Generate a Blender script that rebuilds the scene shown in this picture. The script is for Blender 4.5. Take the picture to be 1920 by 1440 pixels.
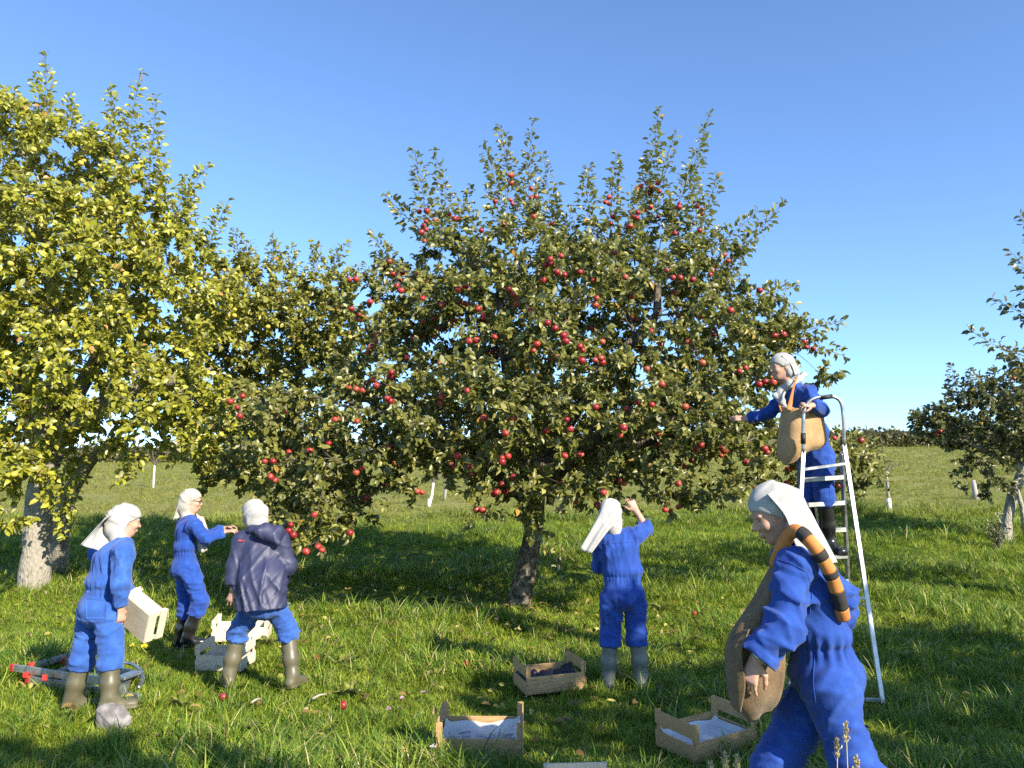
import bpy, math, random
import numpy as np
from mathutils import Vector, Matrix

# ------------------------------------------------------------------ camera, sky, sun, exposure
S = bpy.context.scene
for o in list(bpy.data.objects):
    bpy.data.objects.remove(o)
COL = S.collection
FPX, CAMH, PITCH = 1450.0, 1.58, math.atan(210 / 1450.0)
cam = bpy.data.cameras.new('camera')
camo = bpy.data.objects.new('camera', cam)
COL.objects.link(camo)
cam.sensor_width = 36.0
cam.lens = FPX / 1920 * 36
cam.clip_start, cam.clip_end = 0.05, 2000
camo.location = (0, 0, CAMH)
camo.rotation_euler = (math.pi / 2 + PITCH, 0, 0)
S.camera = camo

SUN_AZ = math.radians(139.0)      # clockwise from +Y (the view direction): behind the viewer, to the right
SUN_EL = math.radians(29.0)
TOSUN = Vector((math.sin(SUN_AZ) * math.cos(SUN_EL), math.cos(SUN_AZ) * math.cos(SUN_EL), math.sin(SUN_EL)))
W = bpy.data.worlds.new('World')
S.world = W
W.use_nodes = True
wn = W.node_tree
wn.nodes.clear()
w_out = wn.nodes.new('ShaderNodeOutputWorld')
w_bg = wn.nodes.new('ShaderNodeBackground')
w_sky = wn.nodes.new('ShaderNodeTexSky')
w_sky.sky_type = 'NISHITA'
w_sky.sun_disc = False
w_sky.sun_elevation = SUN_EL
w_sky.sun_rotation = SUN_AZ
w_sky.altitude = 300
w_sky.air_density = 0.85
w_sky.dust_density = 0.1
w_sky.ozone_density = 5.5
w_hs = wn.nodes.new('ShaderNodeHueSaturation')
w_hs.inputs['Saturation'].default_value = 1.0
wn.links.new(w_sky.outputs[0], w_hs.inputs['Color'])
wn.links.new(w_hs.outputs[0], w_bg.inputs[0])
wn.links.new(w_bg.outputs[0], w_out.inputs[0])
w_bg.inputs[1].default_value = 0.142
sl = bpy.data.lights.new('sun', 'SUN')
sl.energy = 5.0
sl.angle = math.radians(0.53)
sl.color = (1.0, 0.90, 0.74)
slo = bpy.data.objects.new('sun', sl)
COL.objects.link(slo)
slo.rotation_euler = TOSUN.to_track_quat('Z', 'Y').to_euler()
slo.location = TOSUN * 40
S.view_settings.view_transform = 'Standard'
S.view_settings.look = 'None'
S.view_settings.gamma = 1.0
S.view_settings.use_curve_mapping = False
S.view_settings.exposure = 1.15
S.render.engine = 'CYCLES'
S.cycles.use_adaptive_sampling = True
S.cycles.adaptive_threshold = 0.012
S.cycles.use_denoising = False
S.cycles.max_bounces = 4
S.cycles.diffuse_bounces = 2
S.cycles.glossy_bounces = 2
S.cycles.transmission_bounces = 2
S.cycles.transparent_max_bounces = 4

# ------------------------------------------------------------------ helpers
CP, SP_ = math.cos(PITCH), math.sin(PITCH)


def px(x, y, d):
    """world point seen at photo pixel (x, y), at distance d along the view axis on the ground (world Y)"""
    u, v = (x - 960) / FPX, (720 - y) / FPX
    dy, dz = CP - v * SP_, SP_ + v * CP
    t = d / dy
    return np.array([u * t, d, CAMH + dz * t])


def sstep(a, b, x):
    t = np.clip((x - a) / (b - a), 0, 1)
    return t * t * (3 - 2 * t)


def H(x, y):
    """height of the orchard ground"""
    x = np.asarray(x, float)
    y = np.asarray(y, float)
    t = y - 9.5
    ramp = 0.5 * (t + np.sqrt(t * t + 4.0))
    k = 0.080 + 0.024 * sstep(-12, 10, x)
    z = k * ramp
    z = z - k * sstep(66, 130, y) * np.maximum(y - 64, 0) * 1.6
    z = z - k * 0.5 * (np.sqrt(9.5 ** 2 + 4) - 9.5)
    lump = 0.035 * np.sin(x * 1.3 + 0.7 * np.sin(y * 0.9)) * np.sin(y * 1.1 + 1.3) + 0.02 * np.sin(x * 3.1 + 2.0) * np.sin(y * 2.7)
    return z + lump * sstep(3, 5, y + 3)


def gp(x, y):
    """ground point seen at photo pixel"""
    lo, hi = 1.0, 120.0
    d = 2.0
    prev = 2.0
    while d < 120:
        p = px(x, y, d)
        if p[2] < H(p[0], p[1]):
            lo, hi = prev, d
            for _ in range(30):
                m = 0.5 * (lo + hi)
                q = px(x, y, m)
                if q[2] < H(q[0], q[1]):
                    hi = m
                else:
                    lo = m
            return px(x, y, hi)
        prev = d
        d += 0.25
    return px(x, y, 60)


def mesh_np(name, verts, faces_flat, loop_totals, smooth=True):
    """fast mesh: verts (n,3), flat vertex indices, face sizes"""
    me = bpy.data.meshes.new(name)
    verts = np.asarray(verts, np.float32)
    faces_flat = np.asarray(faces_flat, np.int32).ravel()
    loop_totals = np.asarray(loop_totals, np.int32)
    me.vertices.add(len(verts))
    me.vertices.foreach_set('co', verts.ravel())
    me.loops.add(len(faces_flat))
    me.loops.foreach_set('vertex_index', faces_flat)
    me.polygons.add(len(loop_totals))
    starts = np.concatenate([[0], np.cumsum(loop_totals)[:-1]]).astype(np.int32)
    me.polygons.foreach_set('loop_start', starts)
    me.polygons.foreach_set('loop_total', loop_totals)
    if smooth:
        me.polygons.foreach_set('use_smooth', np.ones(len(loop_totals), bool))
    me.update(calc_edges=True)
    return me


class MB:
    """collects polygons for one mesh"""

    def __init__(self):
        self.v, self.f, self.m = [], [], []

    def add(self, verts, faces, mi=0):
        b = len(self.v)
        self.v += [tuple(map(float, p)) for p in verts]
        self.f += [tuple(i + b for i in f) for f in faces]
        self.m += [mi] * len(faces)

    def box(self, c, size, R=None, bev=0.0, mi=0):
        c = np.asarray(c, float)
        hx, hy, hz = np.asarray(size, float) / 2
        R = np.eye(3) if R is None else np.asarray(R, float)
        b = min(bev, hx * .9, hy * .9, hz * .9)
        if b <= 0:
            vs = [(sx * hx, sy * hy, sz * hz) for sx in (-1, 1) for sy in (-1, 1) for sz in (-1, 1)]
            fs = [(0, 1, 3, 2), (4, 6, 7, 5), (0, 4, 5, 1), (2, 3, 7, 6), (0, 2, 6, 4), (1, 5, 7, 3)]
        else:
            vs, fs = [], []
            idx = {}
            for sx in (-1, 1):
                for sy in (-1, 1):
                    for sz in (-1, 1):
                        idx[sx, sy, sz] = len(vs)
                        vs += [(sx * hx, sy * (hy - b), sz * (hz - b)), (sx * (hx - b), sy * hy, sz * (hz - b)), (sx * (hx - b), sy * (hy - b), sz * hz)]
            for a in range(3):
                o1, o2 = (a + 1) % 3, (a + 2) % 3
                for s in (-1, 1):
                    q = []
                    for t1, t2 in ((-1, -1), (1, -1), (1, 1), (-1, 1)):
                        k = [0, 0, 0]
                        k[a], k[o1], k[o2] = s, t1, t2
                        q.append(idx[tuple(k)] + a)
                    fs.append(tuple(q if s > 0 else q[::-1]))
                for s1 in (-1, 1):
                    for s2 in (-1, 1):
                        k0, k1 = [0] * 3, [0] * 3
                        k0[a], k0[o1], k0[o2] = -1, s1, s2
                        k1[a], k1[o1], k1[o2] = 1, s1, s2
                        q = (idx[tuple(k0)] + o1, idx[tuple(k1)] + o1, idx[tuple(k1)] + o2, idx[tuple(k0)] + o2)
                        fs.append(q if s1 * s2 < 0 else q[::-1])
            for k, i in idx.items():
                q = (i, i + 1, i + 2)
                fs.append(q if k[0] * k[1] * k[2] > 0 else q[::-1])
        vs = [c + R @ np.array(p) for p in vs]
        self.add(vs, fs, mi)

    def tube(self, pts, rad, n=8, mi=0, cap=True, flat=None):
        """tube along points; rad is a number or list; flat=(dir, factor) squashes it"""
        pts = [np.asarray(p, float) for p in pts]
        m = len(pts)
        rad = [rad] * m if np.isscalar(rad) else list(rad)
        t = [pts[min(i + 1, m - 1)] - pts[max(i - 1, 0)] for i in range(m)]
        t = [a / max(np.linalg.norm(a), 1e-9) for a in t]
        ref = np.array([0, 0, 1.0]) if abs(t[0][2]) < .9 else np.array([1.0, 0, 0])
        u = np.cross(t[0], ref)
        u /= np.linalg.norm(u)
        vs = []
        for i in range(m):
            u = u - t[i] * np.dot(u, t[i])
            u /= max(np.linalg.norm(u), 1e-9)
            w = np.cross(t[i], u)
            for k in range(n):
                a = 2 * math.pi * k / n
                vs.append(pts[i] + rad[i] * (math.cos(a) * u + math.sin(a) * w))
        fs = [(i * n + k, i * n + (k + 1) % n, (i + 1) * n + (k + 1) % n, (i + 1) * n + k) for i in range(m - 1) for k in range(n)]
        if cap:
            fs += [tuple(range(n))[::-1], tuple((m - 1) * n + k for k in range(n))]
        self.add(vs, fs, mi)

    def build(self, name, mat, parent=None, smooth=False, origin=None):
        o0 = np.zeros(3) if origin is None else np.asarray(origin, float)
        me = bpy.data.meshes.new(name)
        me.from_pydata([tuple(np.array(p) - o0) for p in self.v], [], self.f)
        if smooth:
            me.polygons.foreach_set('use_smooth', np.ones(len(self.f), bool))
        mats = mat if isinstance(mat, (list, tuple)) else [mat]
        for m_ in mats:
            me.materials.append(m_)
        me.polygons.foreach_set('material_index', np.array(self.m, np.int32))
        me.update()
        return link(name, me, parent, o0 if parent is None else None)


def link(name, me, parent=None, loc=None):
    o = bpy.data.objects.new(name, me)
    COL.objects.link(o)
    if parent is not None:
        o.parent = parent
    if loc is not None:
        o.location = tuple(float(c) for c in loc)
    return o


def thing(name, label, cat, loc=(0, 0, 0), group=None):
    o = bpy.data.objects.new(name, None)
    o.empty_display_size = 0.1
    COL.objects.link(o)
    o.location = tuple(float(c) for c in loc)
    return tag(o, label, cat, group)


def tag(o, label, cat, group=None):
    o['label'] = label
    o['category'] = cat
    if group:
        o['group'] = group
    return o


def unit(v):
    v = np.asarray(v, float)
    return v / max(np.linalg.norm(v), 1e-9)


# ------------------------------------------------------------------ materials
def nmat(name):
    m = bpy.data.materials.new(name)
    m.use_nodes = True
    nt = m.node_tree
    nt.nodes.clear()
    out = nt.nodes.new('ShaderNodeOutputMaterial')
    return m, nt, out


def node(nt, kind, ins=None, **props):
    n = nt.nodes.new(kind)
    for k, v in props.items():
        setattr(n, k, v)
    for k, v in (ins or {}).items():
        s = n.inputs[k]
        if hasattr(v, 'bl_idname') and 'Socket' in v.bl_idname:
            nt.links.new(v, s)
        else:
            s.default_value = v
    return n


def ramp(nt, fac, stops, interp='LINEAR'):
    n = nt.nodes.new('ShaderNodeValToRGB')
    n.color_ramp.interpolation = interp
    e = n.color_ramp.elements
    while len(e) < len(stops):
        e.new(0.5)
    for i, (p, c) in enumerate(stops):
        e[i].position = p
        e[i].color = (c[0], c[1], c[2], 1)
    nt.links.new(fac, n.inputs[0])
    return n.outputs[0]


def mixc(nt, fac, a, b, mode='MIX'):
    n = nt.nodes.new('ShaderNodeMix')
    n.data_type = 'RGBA'
    n.blend_type = mode
    for s, v in ((n.inputs[0], fac), (n.inputs[6], a), (n.inputs[7], b)):
        if hasattr(v, 'bl_idname') and 'Socket' in v.bl_idname:
            nt.links.new(v, s)
        elif isinstance(v, (tuple, list)):
            s.default_value = (v[0], v[1], v[2], 1)
        else:
            s.default_value = v
    return n.outputs[2]


def noise_mat(name, c0, c1, scale=20, rough=0.8, bump=0.0, bscale=None, spec=0.3, detail=4, c2=None, scale2=3, f2=0.5, stretch=None, metal=0.0, coat=0.0, sheen=0.0, transl=None):
    """two-tone surface with a second, larger patch colour, and bump"""
    m, nt, out = nmat(name)
    tc = node(nt, 'ShaderNodeTexCoord')
    vec = tc.outputs['Object']
    if stretch:
        mp = node(nt, 'ShaderNodeMapping', {'Vector': vec, 'Scale': stretch})
        vec = mp.outputs[0]
    n1 = node(nt, 'ShaderNodeTexNoise', {'Vector': vec, 'Scale': scale, 'Detail': detail, 'Roughness': .6})
    col = ramp(nt, n1.outputs[0], [(.3, c0), (.7, c1)])
    if c2 is not None:
        n2 = node(nt, 'ShaderNodeTexNoise', {'Vector': vec, 'Scale': scale2, 'Detail': 3})
        fac = ramp(nt, n2.outputs[0], [(.45, (0, 0, 0)), (.65, (f2, f2, f2))])
        col = mixc(nt, fac, col, c2)
    b = node(nt, 'ShaderNodeBsdfPrincipled', {'Base Color': col, 'Roughness': rough, 'Specular IOR Level': spec, 'Metallic': metal, 'Coat Weight': coat, 'Sheen Weight': sheen})
    if bump:
        n3 = node(nt, 'ShaderNodeTexNoise', {'Vector': vec, 'Scale': bscale or scale * 2, 'Detail': 3})
        bp = node(nt, 'ShaderNodeBump', {'Height': n3.outputs[0], 'Strength': bump, 'Distance': 0.01})
        nt.links.new(bp.outputs[0], b.inputs['Normal'])
    if transl:
        t = node(nt, 'ShaderNodeBsdfTranslucent', {'Color': col})
        mx = node(nt, 'ShaderNodeMixShader', {0: transl, 1: b.outputs[0], 2: t.outputs[0]})
        nt.links.new(mx.outputs[0], out.inputs[0])
    else:
        nt.links.new(b.outputs[0], out.inputs[0])
    return m


def leaf_mat(name, dark, mid, light, under, transl_col, autumn=None):
    m, nt, out = nmat(name)
    at = node(nt, 'ShaderNodeAttribute', attribute_name='tone')
    geo = node(nt, 'ShaderNodeNewGeometry')
    stops = [(0.0, dark), (.55, mid), (.9, light)]
    if autumn:
        stops += [(.96, light), (1.0, autumn)]
    top = ramp(nt, at.outputs['Fac'], stops)
    col = mixc(nt, geo.outputs['Backfacing'], top, under)
    rg = node(nt, 'ShaderNodeMapRange', {'Value': geo.outputs['Backfacing'], 'To Min': .38, 'To Max': .8})
    b = node(nt, 'ShaderNodeBsdfPrincipled', {'Base Color': col, 'Roughness': rg.outputs[0], 'Specular IOR Level': .5})
    tcol = mixc(nt, .5, top, transl_col)
    t = node(nt, 'ShaderNodeBsdfTranslucent', {'Color': tcol})
    mx = node(nt, 'ShaderNodeMixShader', {0: .25, 1: b.outputs[0], 2: t.outputs[0]})
    nt.links.new(mx.outputs[0], out.inputs[0])
    return m


M = {}
M['leaf_red'] = leaf_mat('apple_leaf_dark_green', (.055, .066, .014), (.165, .168, .034), (.36, .335, .10), (.34, .34, .19), (.28, .32, .02), (.38, .22, .05))
M['leaf_yellow'] = leaf_mat('apple_leaf_yellow_green', (.11, .12, .014), (.28, .285, .03), (.48, .45, .06), (.40, .39, .18), (.55, .56, .03), (.40, .22, .07))
M['leaf_olive'] = leaf_mat('apple_leaf_olive_green', (.075, .085, .014), (.20, .205, .030), (.40, .375, .075), (.36, .35, .18), (.40, .42, .03), (.38, .22, .06))
M['leaf_far'] = leaf_mat('apple_leaf_olive', (.045, .055, .018), (.09, .10, .03), (.2, .19, .06), (.27, .26, .18), (.20, .24, .03), (.36, .24, .03))
M['twig'] = noise_mat('twig_bark', (.06, .05, .04), (.14, .12, .10), 30, .9)


def bark_mat(name, c0, c1, lichen, lf):
    m, nt, out = nmat(name)
    tc = node(nt, 'ShaderNodeTexCoord')
    mp = node(nt, 'ShaderNodeMapping', {'Vector': tc.outputs['Object'], 'Scale': (1, 1, .35)})
    v = node(nt, 'ShaderNodeTexVoronoi', {'Vector': mp.outputs[0], 'Scale': 42.0}, feature='F1')
    n1 = node(nt, 'ShaderNodeTexNoise', {'Vector': mp.outputs[0], 'Scale': 26.0, 'Detail': 6.0, 'Roughness': .7})
    n2 = node(nt, 'ShaderNodeTexNoise', {'Vector': tc.outputs['Object'], 'Scale': 9.0, 'Detail': 5.0, 'Roughness': .7})
    col = ramp(nt, n1.outputs[0], [(.3, c0), (.7, c1)])
    fac = ramp(nt, n2.outputs[0], [(.5 - lf * .3, (0, 0, 0)), (.62 - lf * .2, (1, 1, 1))])
    col = mixc(nt, fac, col, lichen)
    sum_ = node(nt, 'ShaderNodeMath', {0: v.outputs['Distance'], 1: n1.outputs[0]}, operation='ADD')
    bp = node(nt, 'ShaderNodeBump', {'Height': sum_.outputs[0], 'Strength': .9, 'Distance': .02})
    b = node(nt, 'ShaderNodeBsdfPrincipled', {'Base Color': col, 'Roughness': .92, 'Specular IOR Level': .15, 'Normal': bp.outputs[0]})
    nt.links.new(b.outputs[0], out.inputs[0])
    return m


M['bark_grey'] = bark_mat('lichen_bark', (.06, .05, .04), (.17, .145, .115), (.30, .275, .225), .7)
M['bark_brown'] = bark_mat('dark_bark', (.028, .022, .016), (.085, .066, .048), (.17, .15, .11), .2)
M['bark_pale'] = bark_mat('pale_bark', (.06, .05, .04), (.17, .15, .12), (.32, .30, .25), .55)

# ------------------------------------------------------------------ ground
def hayfield(nt, pos, col):
    """the open field above the orchard was mown: drier, straw-coloured stubble with streaks along the slope"""
    sp = node(nt, 'ShaderNodeSeparateXYZ', {0: pos})
    mp = node(nt, 'ShaderNodeMapping', {'Vector': pos, 'Scale': (.12, .9, 1.0)})
    nz = node(nt, 'ShaderNodeTexNoise', {'Vector': mp.outputs[0], 'Scale': 1.0, 'Detail': 4.0})
    f1 = node(nt, 'ShaderNodeMapRange', {'Value': sp.outputs[1], 'From Min': 18.0, 'From Max': 24.0, 'To Max': .85})
    f2 = node(nt, 'ShaderNodeMapRange', {'Value': nz.outputs[0], 'From Min': .3, 'From Max': .7, 'To Min': .45, 'To Max': 1.0})
    f = node(nt, 'ShaderNodeMath', {0: f1.outputs[0], 1: f2.outputs[0]}, operation='MULTIPLY')
    return mixc(nt, f.outputs[0], col, (.27, .25, .085))


def build_ground():
    xs = np.concatenate([np.linspace(-160, -14, 30), np.linspace(-13.5, 13.5, 136), np.linspace(14, 160, 30)])
    ys = np.concatenate([np.linspace(-60, -3, 16), np.linspace(-2.5, 26, 143), np.linspace(26.5, 70, 60), np.linspace(72, 240, 30)])
    X, Y = np.meshgrid(xs, ys, indexing='ij')
    Z = H(X, Y)
    V = np.stack([X, Y, Z], -1).reshape(-1, 3)
    n, m_ = len(xs), len(ys)
    i, j = np.meshgrid(np.arange(n - 1), np.arange(m_ - 1), indexing='ij')
    a = (i * m_ + j).ravel()
    F = np.stack([a, a + m_, a + m_ + 1, a + 1], 1)
    me = mesh_np('ground', V, F, np.full(len(F), 4))
    mt, nt, out = nmat('orchard_turf')
    geo = node(nt, 'ShaderNodeNewGeometry')
    n1 = node(nt, 'ShaderNodeTexNoise', {'Vector': geo.outputs['Position'], 'Scale': 0.55, 'Detail': 5.0})
    n2 = node(nt, 'ShaderNodeTexNoise', {'Vector': geo.outputs['Position'], 'Scale': 14.0, 'Detail': 6.0, 'Roughness': .7})
    col = ramp(nt, n1.outputs[0], [(.35, (.07, .125, .014)), (.55, (.125, .18, .022)), (.7, (.22, .21, .05))])
    col2 = ramp(nt, n2.outputs[0], [(.3, (.3, .3, .3)), (.7, (1.2, 1.2, 1.1))])
    col = mixc(nt, 1.0, col, col2, 'MULTIPLY')
    col = hayfield(nt, geo.outputs['Position'], col)
    bp = node(nt, 'ShaderNodeBump', {'Height': n2.outputs[0], 'Strength': .8, 'Distance': .06})
    b = node(nt, 'ShaderNodeBsdfPrincipled', {'Base Color': col, 'Roughness': .95, 'Specular IOR Level': .1, 'Normal': bp.outputs[0]})
    nt.links.new(b.outputs[0], out.inputs[0])
    me.materials.append(mt)
    o = link('ground', me)
    o['kind'] = 'structure'
    o['label'] = 'sloping orchard meadow under the apple trees'
    return o


build_ground()

# ------------------------------------------------------------------ apple trees
LEAF_V = np.array([(0, 0, 0), (.52, 0, -.02), (1, 0, -.10), (.28, .40, .10), (.70, .36, .06), (.28, -.40, .10), (.70, -.36, .06)], np.float32)
LEAF_F = np.array([(0, 3, 1), (3, 4, 1), (4, 2, 1), (0, 1, 5), (5, 1, 6), (6, 1, 2)])[:, ::-1]


def leaves_mesh(name, P, D, N, L, Wd, tone, mat):
    n = len(P)
    D = D / np.maximum(np.linalg.norm(D, axis=1, keepdims=True), 1e-6)
    N = N - D * np.sum(N * D, 1, keepdims=True)
    N = N / np.maximum(np.linalg.norm(N, axis=1, keepdims=True), 1e-6)
    B = np.cross(N, D)
    lv = np.repeat(LEAF_V[None], n, 0)
    rl = np.random.default_rng(n)
    lv[..., 2] *= rl.uniform(.1, 2.4, (n, 1))
    lv[:, 2, 2] -= rl.uniform(-.05, .22, n)
    lv[:, 3:5, 1] *= rl.uniform(.75, 1.15, (n, 1))
    lv[:, 5:7, 1] *= rl.uniform(.75, 1.15, (n, 1))
    V = P[:, None] + D[:, None] * (lv[..., 0:1] * L[:, None, None]) + B[:, None] * (lv[..., 1:2] * Wd[:, None, None]) + N[:, None] * (lv[..., 2:3] * L[:, None, None])
    F = (LEAF_F[None] + (np.arange(n) * 7)[:, None, None]).reshape(-1, 3)
    me = mesh_np(name, V.reshape(-1, 3), F, np.full(len(F), 3))
    a = me.attributes.new('tone', 'FLOAT', 'POINT')
    a.data.foreach_set('value', np.repeat(tone, 7).astype(np.float32))
    me.materials.append(mat)
    return me


def rand_unit(rng, n):
    v = rng.normal(size=(n, 3))
    return v / np.linalg.norm(v, axis=1, keepdims=True)


class Skeleton:
    def __init__(self, cap=60000):
        self.P = np.zeros((cap, 3))
        self.D = np.zeros((cap, 3))
        self.par = np.full(cap, -1, int)
        self.len = np.zeros(cap)
        self.lev = np.zeros(cap, int)
        self.rmin = np.zeros(cap)
        self.n = 0

    def add(self, p, par, lev, r=0.0):
        i = self.n
        self.P[i] = p
        self.par[i] = par
        self.lev[i] = lev
        self.rmin[i] = r
        if par >= 0:
            v = self.P[i] - self.P[par]
            l = np.linalg.norm(v)
            self.D[i] = v / max(l, 1e-9)
            self.len[i] = self.len[par] + l
        else:
            self.D[i] = (0, 0, 1)
        self.n += 1
        return i

    def chain(self, pts, rad, par=-1, lev=0, step=0.15):
        pts = [np.asarray(p, float) for p in pts]
        if par < 0:
            par = self.add(pts[0], -1, lev, rad[0])
        for k in range(len(pts) - 1):
            m = max(1, int(np.linalg.norm(pts[k + 1] - pts[k]) / step))
            for q in range(1, m + 1):
                f = q / m
                par = self.add(pts[k] * (1 - f) + pts[k + 1] * f, par, lev, rad[k] * (1 - f) + rad[k + 1] * f)
        return par

    def nearest(self, p, maxlev=9):
        n = self.n
        d = np.linalg.norm(self.P[:n] - p, axis=1) + 10 * (self.lev[:n] > maxlev)
        return int(np.argmin(d))

    def reach(self, t, rng, lev, alpha=.25, step=.12, sag=0.0, wig=.04, maxlev=9):
        n = self.n
        v = t - self.P[:n]
        d = np.linalg.norm(v, axis=1) + 1e-6
        dot = np.sum(v * self.D[:n], 1) / d
        cost = d * (1.25 - .35 * dot) + alpha * self.len[:n] + 1e3 * (self.lev[:n] > maxlev)
        i = int(np.argmin(cost))
        p0, L = self.P[i].copy(), d[i]
        if L < 0.05:
            return i
        c = p0 + (self.D[i] * .45 + unit(v[i]) * .55) * L * .5 + np.array([0, 0, sag * L])
        m = max(1, int(L / step))
        par = i
        for q in range(1, m + 1):
            f = q / m
            p = (1 - f) ** 2 * p0 + 2 * f * (1 - f) * c + f * f * t
            if q < m:
                p = p + rng.normal(size=3) * wig * min(L, 1) * .5
            par = self.add(p, par, lev)
        return par

    def radii(self, rtip=.0035, e=2.35):
        n = self.n
        acc = np.zeros(n)
        R = np.zeros(n)
        for i in range(n - 1, -1, -1):
            r = acc[i] ** (1 / e) if acc[i] > 0 else rtip
            R[i] = max(r, self.rmin[i]) if self.rmin[i] > 0 else r
            if self.par[i] >= 0:
                acc[self.par[i]] += (min(R[i], r) if self.rmin[i] > 0 else R[i]) ** e
        return R

    def chains(self, R):
        n = self.n
        kids = [[] for _ in range(n)]
        for i in range(n):
            if self.par[i] >= 0:
                kids[self.par[i]].append(i)
        out = []
        stack = [i for i in range(n) if self.par[i] < 0]
        while stack:
            s = stack.pop()
            c = [self.par[s], s] if self.par[s] >= 0 else [s]
            cur = s
            while kids[cur]:
                ks = sorted(kids[cur], key=lambda k: -R[k])
                stack += ks[1:]
                cur = ks[0]
                c.append(cur)
            if len(c) > 1:
                out.append(c)
        return out


def tube_np(VV, FF, base, pts, rad, n, rng=None, rough=0.0):
    m = len(pts)
    t = np.gradient(pts, axis=0)
    t /= np.maximum(np.linalg.norm(t, axis=1, keepdims=True), 1e-9)
    ref = np.array([0, 0, 1.0]) if abs(t[0][2]) < .9 else np.array([1.0, 0, 0])
    u = np.cross(t[0], ref)
    u /= np.linalg.norm(u)
    ang = np.arange(n) * 2 * math.pi / n
    ca, sa = np.cos(ang), np.sin(ang)
    ph = rng.uniform(0, 6.28, 3) if rng is not None else (0, 0, 0)
    for i in range(m):
        u = u - t[i] * np.dot(u, t[i])
        u /= max(np.linalg.norm(u), 1e-9)
        w = np.cross(t[i], u)
        rr = rad[i]
        if rough:
            h = pts[i][2]
            rr = rad[i] * (1 + rough * (np.sin(ang * 3 + ph[0] + h * 1.7) * .5 + np.sin(ang * 5 + ph[1] - h * 3.1) * .35 + np.sin(ang * 2 + ph[2] + h * 7) * .3) + rough * .5 * math.sin(h * 11 + ph[1]))
            rr = rr[:, None]
        VV.append(pts[i] + rr * (ca[:, None] * u + sa[:, None] * w))
    k = np.arange(n)
    for i in range(m - 1):
        a = base + i * n
        FF.append(np.stack([a + k, a + (k + 1) % n, a + n + (k + 1) % n, a + n + k], 1))
    return base + m * n


def apple_mesh(name, mat):
    vs, fs = [], []
    nr, ns = 9, 14
    for i in range(nr + 1):
        th = math.pi * i / nr
        r = math.sin(th) * (1 + .08 * math.cos(th))
        z = math.cos(th) * .92 - .34 * math.exp(-(r / .28) ** 2) * (1 if math.cos(th) > 0 else -.7)
        for k in range(ns):
            a = 2 * math.pi * k / ns
            rr = r * (1 + .03 * math.cos(5 * a) * (1 if th > 2 else .3))
            vs.append((rr * math.cos(a), rr * math.sin(a), z))
    for i in range(nr):
        for k in range(ns):
            a, b = i * ns + k, i * ns + (k + 1) % ns
            fs.append((a, a + ns, b + ns, b))
    mb = MB()
    mb.add(vs, fs)
    mb.tube([(0, 0, .55), (.04, .02, .95), (.12, .03, 1.3)], [.05, .04, .05], 5, mi=1)
    me = bpy.data.meshes.new(name)
    me.from_pydata(mb.v, [], mb.f)
    me.polygons.foreach_set('use_smooth', np.ones(len(mb.f), bool))
    me.materials.append(mat)
    me.materials.append(M['twig'])
    me.polygons.foreach_set('material_index', np.array(mb.m, np.int32))
    me.update()
    return me


def apple_mat(name, c_main, c_deep, c_blush, blush):
    m, nt, out = nmat(name)
    tc = node(nt, 'ShaderNodeTexCoord')
    oi = node(nt, 'ShaderNodeObjectInfo')
    add = node(nt, 'ShaderNodeVectorMath', {0: tc.outputs['Object'], 1: oi.outputs['Location']}, operation='ADD')
    n1 = node(nt, 'ShaderNodeTexNoise', {'Vector': add.outputs[0], 'Scale': .9, 'Detail': 3.0})
    base = mixc(nt, oi.outputs['Random'], c_main, c_deep)
    fac = ramp(nt, n1.outputs[0], [(.5, (0, 0, 0)), (.72, (blush, blush, blush))])
    col = mixc(nt, fac, base, c_blush)
    n2 = node(nt, 'ShaderNodeTexNoise', {'Vector': tc.outputs['Object'], 'Scale': 26.0})
    sp = ramp(nt, n2.outputs[0], [(.64, (0, 0, 0)), (.7, (.35, .35, .35))])
    col = mixc(nt, sp, col, (.6, .42, .25))
    b = node(nt, 'ShaderNodeBsdfPrincipled', {'Base Color': col, 'Roughness': .38, 'Specular IOR Level': .45})
    nt.links.new(b.outputs[0], out.inputs[0])
    return m


M['apple_red'] = apple_mat('red_apple_skin', (.36, .026, .028), (.20, .010, .016), (.50, .22, .08), .6)
M['apple_green'] = apple_mat('yellow_green_apple_skin', (.42, .40, .05), (.50, .40, .07), (.5, .13, .05), .5)
APPLE_RED = apple_mesh('red_apple', M['apple_red'])
APPLE_GREEN = apple_mesh('green_apple', M['apple_green'])


def lobe_pts(rng, lobes, n, bias=.42, low=0.6):
    C = np.array([px(*l[:3]) for l in lobes])
    R = np.array([l[3:6] for l in lobes])
    w = np.prod(R, axis=1) ** .8
    k = rng.choice(len(lobes), n, p=w / w.sum())
    u = rand_unit(rng, n) * (rng.uniform(0, 1, n) ** bias)[:, None]
    P = C[k] + u * R[k]
    g = H(P[:, 0], P[:, 1])
    return P[P[:, 2] > g + low]


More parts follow.
